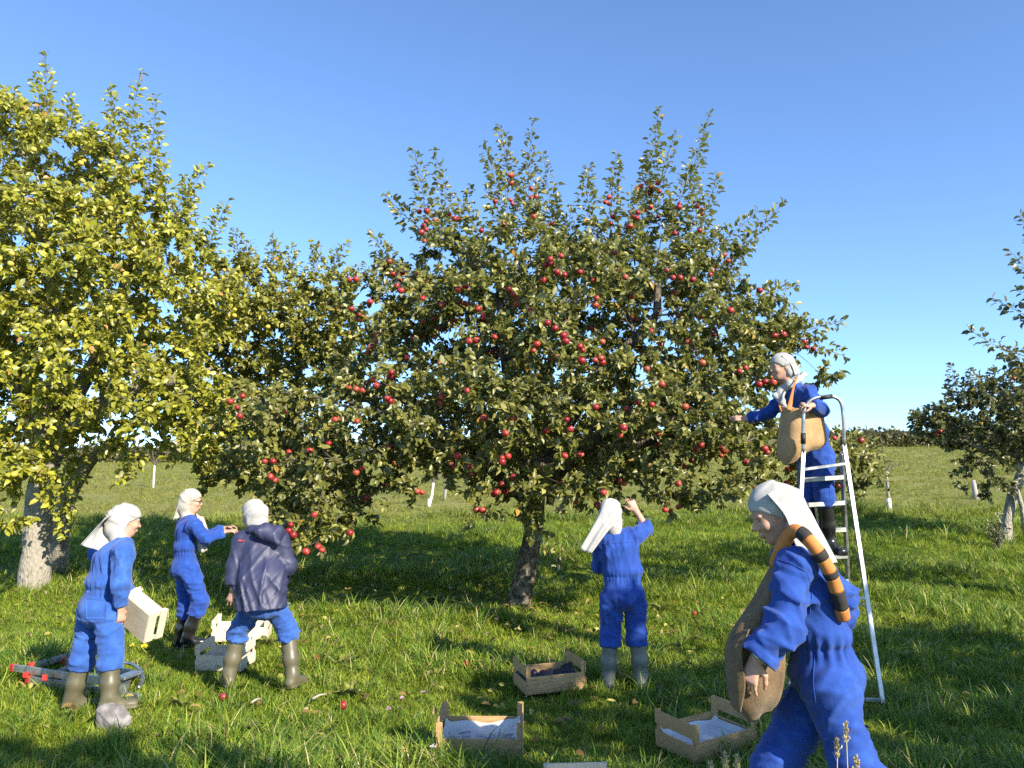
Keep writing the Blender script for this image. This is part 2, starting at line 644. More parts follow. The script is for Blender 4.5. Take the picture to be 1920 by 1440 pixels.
def apple_tree(name, label, stems, limbs, lobes, wands, n_limb, n_branch, leaf, bark, seed, apples=None, group=None,
               leaf_len=.078, per_spur=7, spur_gap=.085, low=.6, hang=(), sun_bias=.75, ends=1.0, wand_gap=.034, inner=0.35):
    rng = np.random.default_rng(seed)
    base = np.array(stems[0][0][0], float)
    sk = Skeleton(90000)
    for pts, rad in stems:
        sk.chain(pts, rad, -1, 0)
    for pts, rad in limbs:
        i = sk.nearest(np.asarray(pts[0], float), 0)
        sk.chain([sk.P[i].copy()] + [np.asarray(p, float) for p in pts[1:]], [min(rad[0], 9)] + list(rad[1:]), i, 0)
    hub = sk.P[:sk.n][np.argmax(sk.rmin[:sk.n] * 0 + sk.P[:sk.n][:, 2])]
    T = lobe_pts(rng, lobes, n_limb, .3, low + .2)
    for t in T[np.argsort(np.linalg.norm(T - hub, axis=1))]:
        sk.reach(t, rng, 1, .12, .15, .08, .05)
    T = lobe_pts(rng, lobes, n_branch, inner, low)
    for t in T[np.argsort(np.linalg.norm(T - hub, axis=1))]:
        sk.reach(t, rng, 2, .10, .085, .10, .05)
    wand_nodes = []
    for (bx, by, tx, ty, d) in wands:
        p0, p1 = px(bx, by, d), px(tx, ty, d + rng.uniform(-.3, .3))
        s = sk.reach(p0, rng, 2, .05, .1, .1, .03)
        L = np.linalg.norm(p1 - p0)
        m = max(3, int(L / wand_gap))
        side = rng.normal(size=3) * .05 * L
        par = s
        for q in range(1, m + 1):
            f = q / m
            par = sk.add(p0 * (1 - f) + p1 * f + side * math.sin(f * math.pi) + rng.normal(size=3) * .004, par, 4)
            wand_nodes.append((par, f, L))
    R = sk.radii()
    # ---- wood: trunk and limbs as one mesh, thin branches as another
    big, small = ([], [], 0), ([], [], 0)
    VB, FB, nb = [], [], 0
    VS, FS, ns = [], [], 0
    for c in sk.chains(R):
        c = np.array(c)
        r = R[c].copy()
        if len(c) > 1:
            r[0] = min(r[0], r[1] * 1.15)
        pts = sk.P[c]
        if r[min(1, len(r) - 1)] > .03:
            cut = len(c)
            nb = tube_np(VB, FB, nb, pts, r, 14 if r[0] > .07 else 8, rng, .09)
        else:
            ns = tube_np(VS, FS, ns, pts, r, 4 if r[0] > .01 else 3)
    root = thing(name, label, 'tree', base, group)
    me = mesh_np('trunk', np.concatenate(VB) - base, np.concatenate(FB), np.full(sum(len(f) for f in FB), 4))
    me.materials.append(bark)
    link('trunk', me, root)
    me = mesh_np('branches', np.concatenate(VS) - base, np.concatenate(FS), np.full(sum(len(f) for f in FS), 4))
    me.materials.append(M['twig'])
    bo = link('branches', me, root)
    bo['kind'] = 'stuff'
    # ---- leaves on spurs along thin branches
    n = sk.n
    idx = np.where((sk.lev[:n] >= 2) & (sk.lev[:n] < 4) & (R < .014))[0]
    idx = np.concatenate([idx, np.where((sk.lev[:n] == 1) & (R < .012))[0]])
    rep = 0.085 / spur_gap
    idx = rng.choice(idx, int(len(idx) * rep), replace=rep > 1)
    tips = R[idx] < .0042
    cen = np.median(sk.P[:n], axis=0)
    out = sk.P[idx] - cen
    out /= np.maximum(np.linalg.norm(out, axis=1, keepdims=True), 1e-6)
    ax = rand_unit(rng, len(idx)) * .8 + sk.D[idx] * .5 + out * .35 + np.array([0, 0, .35])
    ax /= np.linalg.norm(ax, axis=1, keepdims=True)
    sl_ = rng.uniform(.03, .11, len(idx)) + np.where(tips, .12 * ends, 0)
    cnt = rng.integers(max(2, per_spur - 3), per_spur + 3, len(idx)) + np.where(tips, 4, 0)
    k = np.repeat(np.arange(len(idx)), cnt)
    f = rng.uniform(.15, 1.0, len(k))
    P = sk.P[idx][k] + ax[k] * (sl_[k] * f)[:, None]
    D = rand_unit(rng, len(k)) + ax[k] * .75
    D = D / np.linalg.norm(D, axis=1, keepdims=True) + np.array([0, 0, -.12])
    # wands: leaves all the way up, shorter to the tip
    if wand_nodes:
        wi = np.array([w[0] for w in wand_nodes])
        wf = np.array([w[1] for w in wand_nodes])
        c2 = np.where(wf > .88, 1, np.where(wf > .65, 3, 6)) + rng.integers(0, 2, len(wi))
        k2 = np.repeat(np.arange(len(wi)), c2)
        rad = (1 - wf[k2]) ** .6 * .19 * rng.uniform(0, 1, len(k2)) ** .7
        D2 = rand_unit(rng, len(k2))
        D2 = D2 - sk.D[wi][k2] * np.sum(D2 * sk.D[wi][k2], 1, keepdims=True)
        D2 /= np.maximum(np.linalg.norm(D2, axis=1, keepdims=True), 1e-6)
        P2 = sk.P[wi][k2] + D2 * rad[:, None] + sk.D[wi][k2] * (rad * .5)[:, None]
        D2 = D2 + sk.D[wi][k2] * rng.uniform(.1, .9, (len(k2), 1)) + rng.normal(size=(len(k2), 3)) * .25
        P, D = np.concatenate([P, P2]), np.concatenate([D, D2])
    for (hx, hy, hd, hr, hn) in hang:
        c = px(hx, hy, hd)
        P2 = c + rng.normal(size=(hn, 3)) * hr
        P = np.concatenate([P, P2])
        D = np.concatenate([D, rand_unit(rng, hn) + np.array([0, 0, -.3])])
    m = len(P)
    N = np.array([0, 0, .55]) + np.array(TOSUN) * sun_bias + rand_unit(rng, m) * .8
    L = leaf_len * rng.uniform(.5, 1.3, m)
    tone = np.clip(rng.normal(.45, .2, m), 0, .95)
    tone[rng.uniform(size=m) < .012] = 1.0
    ok = P[:, 2] > H(P[:, 0], P[:, 1]) + .12
    P, D, N, L, tone = P[ok], D[ok], N[ok], L[ok], tone[ok]
    Wd = L * rng.uniform(.62, .85, len(L))
    me = leaves_mesh('crown', P - base, D, N, L, Wd, tone, M[leaf])
    cr = link('crown', me, root)
    cr['kind'] = 'stuff'
    # ---- apples: fruit hanging from spurs near the outside
    if apples:
        na, src, rad, cl = apples
        cand = sk.P[idx] + np.array([0, 0, -.045]) + out * .04
        lev = sk.lev[idx]
        if wand_nodes:
            wsel = wi[(wf < .5) & (wf > .05)]
            cand = np.concatenate([cand, sk.P[wsel] + rng.normal(size=(len(wsel), 3)) * .05])
            lev = np.concatenate([lev, np.full(len(wsel), 2)])
        toc = np.array([0, 0, CAMH]) - cand
        toc /= np.linalg.norm(toc, axis=1, keepdims=True)
        # how much foliage lies just in front of each spot, seen from the meadow side
        g = {}
        sz = .22
        key = np.floor(P / sz).astype(int)
        uq, ct = np.unique(key, axis=0, return_counts=True)
        g = {tuple(q): c_ for q, c_ in zip(uq, ct)}
        dens = np.zeros(len(cand))
        for st in (.12, .3, .5, .75, 1.05, 1.4):
            q = np.floor((cand + toc * st) / sz).astype(int)
            dens += np.array([g.get(tuple(a), 0) for a in q])
        keep = np.where((lev < 4) & (cand[:, 2] > H(cand[:, 0], cand[:, 1]) + .5))[0]
        sc = dens[keep] + rng.exponential(4, len(keep))
        order = keep[np.argsort(sc)][:int(na * 5.0)]
        rng.shuffle(order)
        placed = []
        cell = {}
        for i in order:
            if len(placed) >= na:
                break
            if placed and min(np.linalg.norm(cand[i] - a[0]) for a in placed) < .13:
                continue
            for q in range(1 + (rng.uniform() < cl) + (rng.uniform() < cl * .5)):
                r = rad * rng.uniform(.78, 1.1)
                p = cand[i] + toc[i] * rng.uniform(.08, .22) + rng.normal(size=3) * (0 if q == 0 else .05) * np.array([1, .6, 1])
                if q and placed and min(np.linalg.norm(p - a[0]) for a in placed[-4:]) < r * 1.7:
                    p = p + unit(rng.normal(size=3)) * r * 1.9
                if all(np.linalg.norm(p - a[0]) > (r + a[1]) * .93 for a in placed):
                    placed.append((p, r))
        for p, r in placed[:300]:
            a = link('apple', src, root, p - base)
            a.scale = (r, r, r)
            a.rotation_euler = (rng.normal() * .35, rng.normal() * .35, rng.uniform(0, 6.28))
        if len(placed) > 300:
            mb = MB()
            sv = [np.array(q.co) for q in src.vertices]
            sf = [tuple(q.vertices) for q in src.polygons]
            for p, r in placed[300:]:
                mb.add([p - base + v_ * r for v_ in sv], sf)
            more = mb.build('more_apples', M['apple_red'], root, True)
            more['kind'] = 'stuff'
        print(name, 'apples', len(placed))
    print(name, 'leaves', len(P), 'nodes', sk.n)
    return root


def P3(*a):
    return [px(*q) for q in a]


# --- the red-fruited tree in the middle
b0 = gp(972, 1142)
d0 = b0[1]
print('centre tree at', b0)
apple_tree('apple_tree', 'wide apple tree loaded with red apples in the middle of the orchard',
           [([b0 + (0, 0, -.12), b0 + (0, 0, .05), px(984, 1080, d0), px(1000, 1000, d0 - .02), px(1005, 930, d0 - .05), px(1020, 860, d0)], [.21, .165, .135, .125, .125, .11])],
           [([px(1005, 950, d0), px(900, 860, d0 - .6), px(780, 790, d0 - 1.0), px(640, 760, d0 - 1.2)], [.085, .075, .06, .015]),
            ([px(1005, 930, d0), px(1100, 840, d0 - 1.1), px(1180, 760, d0 - 1.8)], [.08, .065, .015]),
            ([px(1010, 920, d0), px(960, 820, d0 - 1.4), px(930, 760, d0 - 2.1)], [.07, .06, .015]),
            ([px(1015, 880, d0), px(950, 700, d0 + .3), px(930, 520, d0 + .1)], [.085, .07, .015]),
            ([px(1020, 860, d0), px(1130, 700, d0 - .2), px(1232, 590, d0 - .3), px(1236, 470, d0 - .3)], [.09, .08, .06, .015]),
            ([px(1018, 880, d0), px(1180, 800, d0 + .2), px(1340, 720, d0), px(1460, 660, d0 - .3)], [.085, .07, .055, .015]),
            ([px(1015, 890, d0), px(1010, 760, d0 + 1.5), px(1040, 640, d0 + 2.2)], [.08, .06, .015]),
            ([px(1012, 900, d0), px(880, 760, d0 + 1.2), px(780, 660, d0 + 1.6)], [.07, .055, .015]),
            ([px(1015, 890, d0), px(1250, 820, d0 - 1.0), px(1400, 830, d0 - 1.2)], [.07, .055, .015])],
           [(1040, 700, 10.8, 3.0, 2.9, 1.8), (600, 830, 9.6, 1.05, 1.3, .95), (570, 955, 8.9, .65, .6, .5), (1370, 720, 10.0, 1.25, 1.5, 1.25),
            (1550, 880, 10.4, .55, .8, .5), (1010, 540, 10.9, 1.9, 1.9, .85), (1230, 510, 10.9, 1.1, 1.3, .75), (1000, 800, 8.7, 1.8, .95, .95),
            (1290, 830, 8.6, 1.0, .9, .75), (985, 955, 9.2, .5, .4, .42), (730, 830, 9.2, .9, 1.0, .85), (760, 580, 10.6, .85, 1.1, .6), (1430, 600, 10.2, .6, .9, .35),
            (1180, 930, 9.0, .75, .6, .3), (500, 890, 9.9, .6, .6, .5), (650, 940, 9.4, .5, .6, .35), (560, 930, 9.2, .55, .5, .5), (610, 1000, 8.8, .35, .35, .3), (520, 800, 9.8, .7, .7, .6), (1390, 940, 9.2, .4, .4, .25)],
           [(800, 440, 722, 365, 10.3), (800, 450, 775, 282, 10.2), (812, 450, 812, 280, 10.4), (900, 450, 853, 365, 10.3), (935, 450, 907, 268, 10.5), (950, 430, 937, 238, 10.8),
            (1000, 440, 1000, 222, 10.6), (1030, 440, 1018, 290, 10.9), (1075, 470, 1070, 385, 10.5), (1120, 450, 1106, 308, 10.4), (1145, 460, 1156, 288, 10.7),
            (1195, 440, 1235, 204, 10.5), (1230, 420, 1268, 248, 10.7), (1250, 430, 1332, 208, 10.5), (1285, 470, 1345, 325, 10.4), (1290, 500, 1422, 394, 10.2), (1310, 530, 1470, 378, 10.3),
            (1385, 570, 1496, 535, 9.9), (1450, 620, 1590, 672, 9.6), (1460, 640, 1582, 600, 9.8), (740, 520, 700, 440, 10.0), (700, 540, 648, 512, 9.9),
            (860, 470, 885, 345, 10.9), (980, 460, 965, 320, 11.3), (1050, 480, 1046, 345, 11.2), (1200, 430, 1210, 300, 11.2), (1310, 470, 1300, 320, 11.0), (1180, 450, 1185, 350, 10.2),
            (1600, 850, 1668, 915, 9.8), (1560, 820, 1650, 850, 9.9), (830, 470, 835, 390, 10.4), (1340, 560, 1400, 470, 10.6)],
           120, 1750, 'leaf_red', M['bark_brown'], 11, (460, APPLE_RED, .041, .42), None, .086, 9, .046,
           hang=((1052, 1045, 8.6, .06, 26), (880, 985, 9.0, .05, 14), (1020, 1010, 8.9, .08, 30), (915, 960, 9.0, .07, 22)), low=.75)

# --- the big yellow-green tree at the left, with a second leaning stem
b1 = gp(62, 1105)
d1 = b1[1]
print('left tree at', b1)
apple_tree('apple_tree', 'tall yellow-green apple tree with a thick pale lichened trunk at the left edge',
           [([b1 + (-.02, 0, -.12), b1 + (0, 0, .05), px(68, 1030, d1), px(76, 930, d1), px(90, 860, d1), px(100, 800, d1)], [.27, .215, .195, .19, .185, .15]),
            ([gp(108, 1075) + (0, 0, -.1), px(118, 960, d1 + .8), px(135, 915, d1 + .7), px(165, 868, d1 + .5), px(215, 815, d1 + .2)], [.15, .125, .115, .10, .015])],
           [([px(90, 860, d1), px(60, 780, d1 - .5), px(20, 700, d1 - 1.2)], [.15, .12, .015]),
            ([px(95, 830, d1), px(170, 770, d1 - .4), px(260, 730, d1 - .7), px(335, 712, d1 - 1.0), px(400, 690, d1 - 1.1)], [.15, .13, .11, .085, .015]),
            ([px(100, 800, d1), px(110, 650, d1 + .3), px(90, 480, d1), px(70, 330, d1 - .3)], [.16, .13, .09, .015]),
            ([px(98, 810, d1), px(200, 640, d1 + .2), px(250, 480, d1), px(255, 400, d1)], [.12, .1, .06, .015]),
            ([px(98, 810, d1), px(0, 680, d1 + .8), px(-110, 520, d1 + .6)], [.12, .1, .015]),
            ([px(215, 815, d1 + .2), px(300, 760, d1), px(380, 740, d1 - .3)], [.09, .07, .015])],
           [(60, 600, 10.9, 2.5, 2.2, 2.0), (40, 330, 11.4, 1.45, 1.7, 1.0), (300, 590, 11.3, 1.25, 1.6, 1.3), (330, 780, 10.6, 1.2, 1.3, .62), (10, 900, 9.6, .62, .6, .6),
            (225, 420, 11.4, .95, 1.2, .8), (-120, 600, 11.2, 1.6, 1.8, 2.2), (120, 700, 9.6, 1.1, .7, .7), (40, 480, 10.0, 1.3, 1.0, 1.0)],
           [(95, 260, 85, 98, 11.2), (60, 270, 20, 165, 11.0), (120, 270, 128, 175, 11.3), (215, 350, 205, 160, 11.2), (250, 340, 265, 133, 11.4), (275, 350, 292, 178, 11.2),
            (320, 430, 392, 308, 11.2), (380, 490, 428, 378, 11.3), (20, 240, -5, 150, 11.3), (170, 320, 165, 230, 11.5), (340, 450, 345, 330, 11.6), (300, 400, 310, 290, 11.1),
            (120, 880, 118, 1010, 11.0), (262, 800, 242, 900, 10.4), (140, 865, 160, 905, 11.2), (-10, 300, -20, 180, 11.0), (70, 260, 65, 140, 11.5)],
           80, 1500, 'leaf_yellow', M['bark_grey'], 23, (34, APPLE_GREEN, .042, .35), None, .094, 8, .046,
           hang=((225, 895, 10.3, .07, 20),), low=.95)

# --- the yellow-green tree behind, between those two
b2 = gp(560, 985)
d2 = b2[1]
print('tree behind at', b2)
d2 = 14.6
b2 = px(545, 1000, d2)
b2[2] = H(b2[0], b2[1])
apple_tree('apple_tree', 'yellow-green apple tree standing behind, between the tall left tree and the red-fruited tree',
           [([b2 + (0, 0, -.1), b2 + (.02, 0, .6), b2 + (-.1, 0, 1.3)], [.17, .14, .13])],
           [([b2 + (-.1, 0, 1.2), px(470, 800, d2), px(430, 680, d2 - .4)], [.09, .07, .015]), ([b2 + (-.1, 0, 1.3), px(560, 720, d2), px(570, 560, d2)], [.09, .07, .015])],
           [(520, 640, 14.2, 1.5, 1.7, 1.45), (450, 800, 13.2, 1.15, 1.3, .7), (620, 600, 13.8, .7, .9, .9), (430, 560, 13.8, .7, 1.0, .8), (430, 880, 12.6, .5, .7, .4), (560, 850, 13.0, .9, .8, .9)],
           [(510, 510, 512, 438, 14), (590, 520, 588, 452, 14), (625, 520, 652, 452, 13.6), (450, 500, 440, 428, 13.8), (545, 510, 548, 458, 14.2), (475, 510, 470, 450, 14), (640, 540, 680, 490, 13.8)],
           50, 800, 'leaf_olive', M['bark_grey'], 37, (16, APPLE_GREEN, .044, .3), None, .092, 9, .046, low=.8)

# --- leaning tree at the right
d3 = 16.0
b3 = px(1884, 1005, d3)
b3[2] = H(b3[0], b3[1])
print('right tree', b3, px(1884, 1005, d3))
apple_tree('apple_tree', 'small dark apple tree with a leaning pale trunk at the right edge',
           [([b3 + (-.03, 0, -.1), px(1888, 975, d3), px(1898, 930, d3), px(1912, 895, d3), px(1925, 868, d3)], [.14, .105, .10, .095, .09])],
           [([px(1918, 880, d3), px(1860, 850, d3 - .4), px(1790, 820, d3 - .6)], [.09, .06, .015]), ([px(1922, 870, d3), px(1950, 800, d3), px(1930, 740, d3)], [.1, .07, .015]), ([px(1920, 880, d3), px(1860, 800, d3 + .5), px(1830, 750, d3 + .5)], [.07, .05, .015])],
           [(1870, 800, 15.6, 1.25, 1.4, .72), (1795, 795, 15.6, .85, 1.0, .42), (1845, 885, 15.2, .55, .6, .5), (1870, 735, 15.6, .8, .9, .4), (1980, 790, 15.8, 1.2, 1.4, .9)],
           [(1800, 760, 1784, 684, 15.5), (1860, 730, 1862, 688, 15.6), (1835, 740, 1822, 690, 15.4), (1760, 790, 1705, 785, 15.5), (1895, 730, 1905, 680, 15.6)],
           30, 480, 'leaf_far', M['bark_pale'], 41, (5, APPLE_RED, .040, .2), None, .095, 8, .05, low=.9)

# --- tree beyond the right edge of the view; only its silvery branch ends reach in
b4 = px(2240, 1150, 9.6)
b4[2] = H(b4[0], b4[1])
apple_tree('apple_tree', 'apple tree outside the view reaching pale leafy branch ends in at the right edge',
           [([b4 + (0, 0, -.1), b4 + (0, 0, .8), b4 + (-.05, 0, 1.6)], [.2, .15, .13])],
           [([b4 + (0, 0, 1.5), px(2150, 800, 9.5), px(2040, 660, 9.4)], [.09, .07, .015]), ([b4 + (0, 0, 1.6), px(2260, 700, 9.8), px(2200, 480, 9.6)], [.09, .07, .015])],
           [(2260, 640, 9.8, 1.55, 1.6, 1.4), (2150, 560, 9.6, .9, 1.0, 1.0)],
           [(2010, 585, 1893, 470, 9.3), (2020, 640, 1862, 560, 9.4), (2030, 690, 1818, 618, 9.3), (2030, 710, 1880, 675, 9.5), (2040, 600, 1905, 545, 9.6), (2020, 520, 1912, 400, 9.4)],
           26, 260, 'leaf_far', M['bark_pale'], 43, None, None, .085, 6, .09, low=1.0)

# --- trees of the row behind the viewer: they shade the near grass
def back_tree(x, y, r, z0, z1, seed, label, nb=220):
    b = np.array([x, y, float(H(x, y))])
    rng = np.random.default_rng(seed)
    global lobe_pts
    keep = lobe_pts
    def lp(rg, lobes, n, bias=.4, low=.6):
        u = rand_unit(rg, n) * (rg.uniform(0, 1, n) ** bias)[:, None]
        c = b + (0, 0, (z0 + z1) / 2)
        return c + u * np.array([r, r, (z1 - z0) / 2])
    lobe_pts = lp
    apple_tree('apple_tree', label, [([b + (0, 0, -.1), b + (0, 0, .6), b + (.1, 0, z0 + .3)], [.2, .16, .13])],
               [([b + (.1, 0, z0 + .2), b + (r * .5, 0, (z0 + z1) / 2)], [.08, .03]), ([b + (.1, 0, z0 + .2), b + (-r * .5, .2, (z0 + z1) / 2)], [.08, .03])],
               [(0, 0, 0, 0, 0, 0)], [], 24, nb, 'leaf_red', M['bark_brown'], seed, None, 'apple trees of the row behind the viewer', .12, 8, .075)
    lobe_pts = keep


back_tree(6.4, .3, 1.65, 2.5, 4.95, 51, 'apple tree of the next row, just outside the view to the right of the viewer', 330)
back_tree(8.8, 2.3, 1.8, 2.2, 4.8, 53, 'apple tree of the next row, second out of view to the right', 330)
back_tree(3.1, -2.5, 1.5, 2.6, 5.3, 59, 'apple tree of the next row, right behind the viewer', 260)

# ------------------------------------------------------------------ grass
def blade_mat(name, c_dark, c_mid, c_light, c_dry, dry):
    m, nt, out = nmat(name)
    geo = node(nt, 'ShaderNodeNewGeometry')
    oi = node(nt, 'ShaderNodeObjectInfo')
    at = node(nt, 'ShaderNodeAttribute', attribute_name='tone')
    n1 = node(nt, 'ShaderNodeTexNoise', {'Vector': geo.outputs['Position'], 'Scale': .8, 'Detail': 4.0})
    a = node(nt, 'ShaderNodeMath', {0: at.outputs['Fac'], 1: .45}, operation='MULTIPLY')
    b_ = node(nt, 'ShaderNodeMath', {0: oi.outputs['Random'], 1: .25, 2: a.outputs[0]}, operation='MULTIPLY_ADD')
    c = node(nt, 'ShaderNodeMath', {0: n1.outputs[0], 1: .45, 2: b_.outputs[0]}, operation='MULTIPLY_ADD')
    col = ramp(nt, c.outputs[0], [(.2, c_dark), (.5, c_mid), (.72, c_light)])
    col = hayfield(nt, geo.outputs['Position'], col)
    fd = ramp(nt, at.outputs['Fac'], [(1 - dry - .01, (0, 0, 0)), (1 - dry, (1, 1, 1))])
    col = mixc(nt, fd, col, c_dry)
    b = node(nt, 'ShaderNodeBsdfPrincipled', {'Base Color': col, 'Roughness': .5, 'Specular IOR Level': .25})
    t = node(nt, 'ShaderNodeBsdfTranslucent', {'Color': col})
    mx = node(nt, 'ShaderNodeMixShader', {0: .35, 1: b.outputs[0], 2: t.outputs[0]})
    nt.links.new(mx.outputs[0], out.inputs[0])
    return m


M['grass'] = blade_mat('meadow_grass', (.05, .105, .010), (.145, .235, .020), (.35, .40, .050), (.5, .40, .19), .03)
M['grass_long'] = blade_mat('long_meadow_grass', (.04, .10, .014), (.12, .22, .024), (.32, .38, .055), (.55, .46, .24), .05)


def tuft(name, n, hmin, hmax, spread, width, lean, mat, seed, segs=3):
    rng = np.random.default_rng(seed)
    V, F, T = [], [], []
    for b in range(n):
        a = rng.uniform(0, 6.283)
        r = spread * math.sqrt(rng.uniform())
        p = np.array([r * math.cos(a), r * math.sin(a), -.01])
        h = rng.uniform(hmin, hmax)
        la = a + rng.normal() * .8
        ld = np.array([math.cos(la), math.sin(la), 0])
        k = lean * rng.uniform(.3, 1.3)
        wa = la + math.pi / 2 + rng.normal() * .4
        wd = np.array([math.cos(wa), math.sin(wa), 0]) * width * rng.uniform(.6, 1.2)
        base = len(V)
        tn = rng.uniform()
        for s in range(segs):
            f = s / segs
            c = p + np.array([0, 0, h * (f - .25 * k * f * f)]) + ld * h * k * f * f
            w = wd * (1 - f * .55)
            V += [c - w, c + w]
            T += [tn, tn]
        V.append(p + np.array([0, 0, h * (1 - .3 * k)]) + ld * h * k)
        T.append(tn)
        for s in range(segs - 1):
            q = base + 2 * s
            F += [(q, q + 1, q + 3), (q, q + 3, q + 2)]
        q = base + 2 * (segs - 1)
        F.append((q, q + 1, q + 2))
    me = mesh_np(name, np.array(V), np.array(F), np.full(len(F), 3))
    at = me.attributes.new('tone', 'FLOAT', 'POINT')
    at.data.foreach_set('value', np.array(T, np.float32))
    me.materials.append(mat)
    return bpy.data.objects.new(name, me)


def scatter(name, label, variants, P, rot, scl, var):
    me = bpy.data.meshes.new(name)
    me.vertices.add(len(P))
    me.vertices.foreach_set('co', P.astype(np.float32).ravel())
    for nm, ty, arr in (('rot', 'FLOAT_VECTOR', rot), ('scl', 'FLOAT_VECTOR', scl), ('var', 'INT', var)):
        a = me.attributes.new(nm, ty, 'POINT')
        a.data.foreach_set('vector' if ty == 'FLOAT_VECTOR' else 'value', arr.astype(np.float32 if ty == 'FLOAT_VECTOR' else np.int32).ravel())
    o = link(name, me)
    ng = bpy.data.node_groups.new(name + '_scatter', 'GeometryNodeTree')
    ng.interface.new_socket('Geometry', in_out='INPUT', socket_type='NodeSocketGeometry')
    ng.interface.new_socket('Geometry', in_out='OUTPUT', socket_type='NodeSocketGeometry')
    gi, go = ng.nodes.new('NodeGroupInput'), ng.nodes.new('NodeGroupOutput')
    jn = ng.nodes.new('GeometryNodeJoinGeometry')
    def named(nm, ty):
        n = ng.nodes.new('GeometryNodeInputNamedAttribute')
        n.data_type = ty
        n.inputs[0].default_value = nm
        return [s for s in n.outputs if s.enabled][0]
    ar, as_, av = named('rot', 'FLOAT_VECTOR'), named('scl', 'FLOAT_VECTOR'), named('var', 'INT')
    for k, vo in enumerate(variants):
        oi = ng.nodes.new('GeometryNodeObjectInfo')
        oi.inputs[0].default_value = vo
        oi.inputs[1].default_value = True
        cmp = ng.nodes.new('FunctionNodeCompare')
        cmp.data_type = 'INT'
        cmp.operation = 'EQUAL'
        ng.links.new(av, cmp.inputs[2])
        cmp.inputs[3].default_value = k
        ip = ng.nodes.new('GeometryNodeInstanceOnPoints')
        ng.links.new(gi.outputs[0], ip.inputs['Points'])
        ng.links.new(cmp.outputs[0], ip.inputs['Selection'])
        ng.links.new(oi.outputs['Geometry'], ip.inputs['Instance'])
        e2r = ng.nodes.new('FunctionNodeEulerToRotation')
        ng.links.new(ar, e2r.inputs[0])
        ng.links.new(e2r.outputs[0], ip.inputs['Rotation'])
        ng.links.new(as_, ip.inputs['Scale'])
        ng.links.new(ip.outputs[0], jn.inputs[0])
    ng.links.new(jn.outputs[0], go.inputs[0])
    md = o.modifiers.new('scatter', 'NODES')
    md.node_group = ng
    o['kind'] = 'stuff'
    o['label'] = label
    o['category'] = 'grass'
    return o


GRASS_KEEP_OUT = []     # (centre xy, half length, half width, angle): under crates and the like


def vnoise(x, y, s, seed):
    r = np.random.default_rng(seed)
    t = 0
    for k in range(5):
        a, f, p = r.uniform(0, 6.28), s * r.uniform(.6, 1.7), r.uniform(0, 6.28, 2)
        t = t + np.sin((x * math.cos(a) + y * math.sin(a)) * f + p[0] + 1.2 * np.sin((y * math.cos(a) - x * math.sin(a)) * f * .7 + p[1]))
    return t / 5


def build_grass():
    rng = np.random.default_rng(5)
    short = [tuft('grass_tuft', 18, .05, .13, .075, .0044, 1.0, M['grass'], 100 + i) for i in range(4)]
    longt = [tuft('long_grass_tuft', 26, .10, .24, .06, .0046, 1.0, M['grass_long'], 120 + i, 4) for i in range(3)]
    X, Y, SC, VA = [], [], [], []
    for y0, y1, dens, sc in ((3.4, 6, 400, .95), (6, 9, 260, 1.1), (9, 13, 150, 1.3), (13, 20, 62, 1.75), (20, 34, 19, 2.6), (34, 66, 6, 4.0)):
        w = y1 * .70 + 1.5
        n = int((y1 - y0) * 2 * w * dens)
        x, y = rng.uniform(-w, w, n), rng.uniform(y0, y1, n)
        ok = np.abs(x) < y * .70 + 1.5
        x, y = x[ok], y[ok]
        t = vnoise(x, y, 1.3, 7) + .5 * vnoise(x, y, 4.0, 8)
        s = sc * np.clip(.85 + .5 * t, .4, 1.8) * rng.uniform(.7, 1.3, len(x))
        s = np.where(y > 13, s * .9, s)
        s = np.where(y > 21, s * .6, s)
        v = rng.integers(0, 4, len(x))
        lg = (rng.uniform(size=len(x)) < np.clip(.09 + .2 * (t - .05), 0, .36) * np.where(y < 6.8, 1.35, .8)) & (y < 22)
        v = np.where(lg, 4 + rng.integers(0, 3, len(x)), v)
        s = np.where(lg, s * .95, s)
        X.append(x); Y.append(y); SC.append(s); VA.append(v)
    x, y, s, v = map(np.concatenate, (X, Y, SC, VA))
    ok = np.ones(len(x), bool)
    for (cx, cy), hl, hw, an in GRASS_KEEP_OUT:
        dx, dy = x - cx, y - cy
        u, w = dx * math.cos(an) + dy * math.sin(an), -dx * math.sin(an) + dy * math.cos(an)
        ok &= ~((np.abs(u) < hl) & (np.abs(w) < hw))
    x, y, s, v = x[ok], y[ok], s[ok], v[ok]
    P = np.stack([x, y, H(x, y) - .005], 1)
    rot = np.stack([rng.normal(size=len(x)) * .15, rng.normal(size=len(x)) * .15, rng.uniform(0, 6.28, len(x))], 1)
    hs = s * rng.uniform(.8, 1.25, len(x))
    scatter('meadow_grass', 'rough green and yellow meadow grass with long tufts all over the orchard floor', short + longt, P, rot, np.stack([s, s, hs], 1), v)
    print('tufts', len(x))

# ------------------------------------------------------------------ hedge and young trees on the slope
M['hedge'] = leaf_mat('hedge_leaf', (.05, .055, .02), (.11, .105, .035), (.19, .165, .06), (.18, .17, .09), (.14, .15, .03), (.25, .16, .06))


M['hedge_core'] = noise_mat('hedge_inside', (.018, .02, .008), (.035, .036, .014), 9, .95)


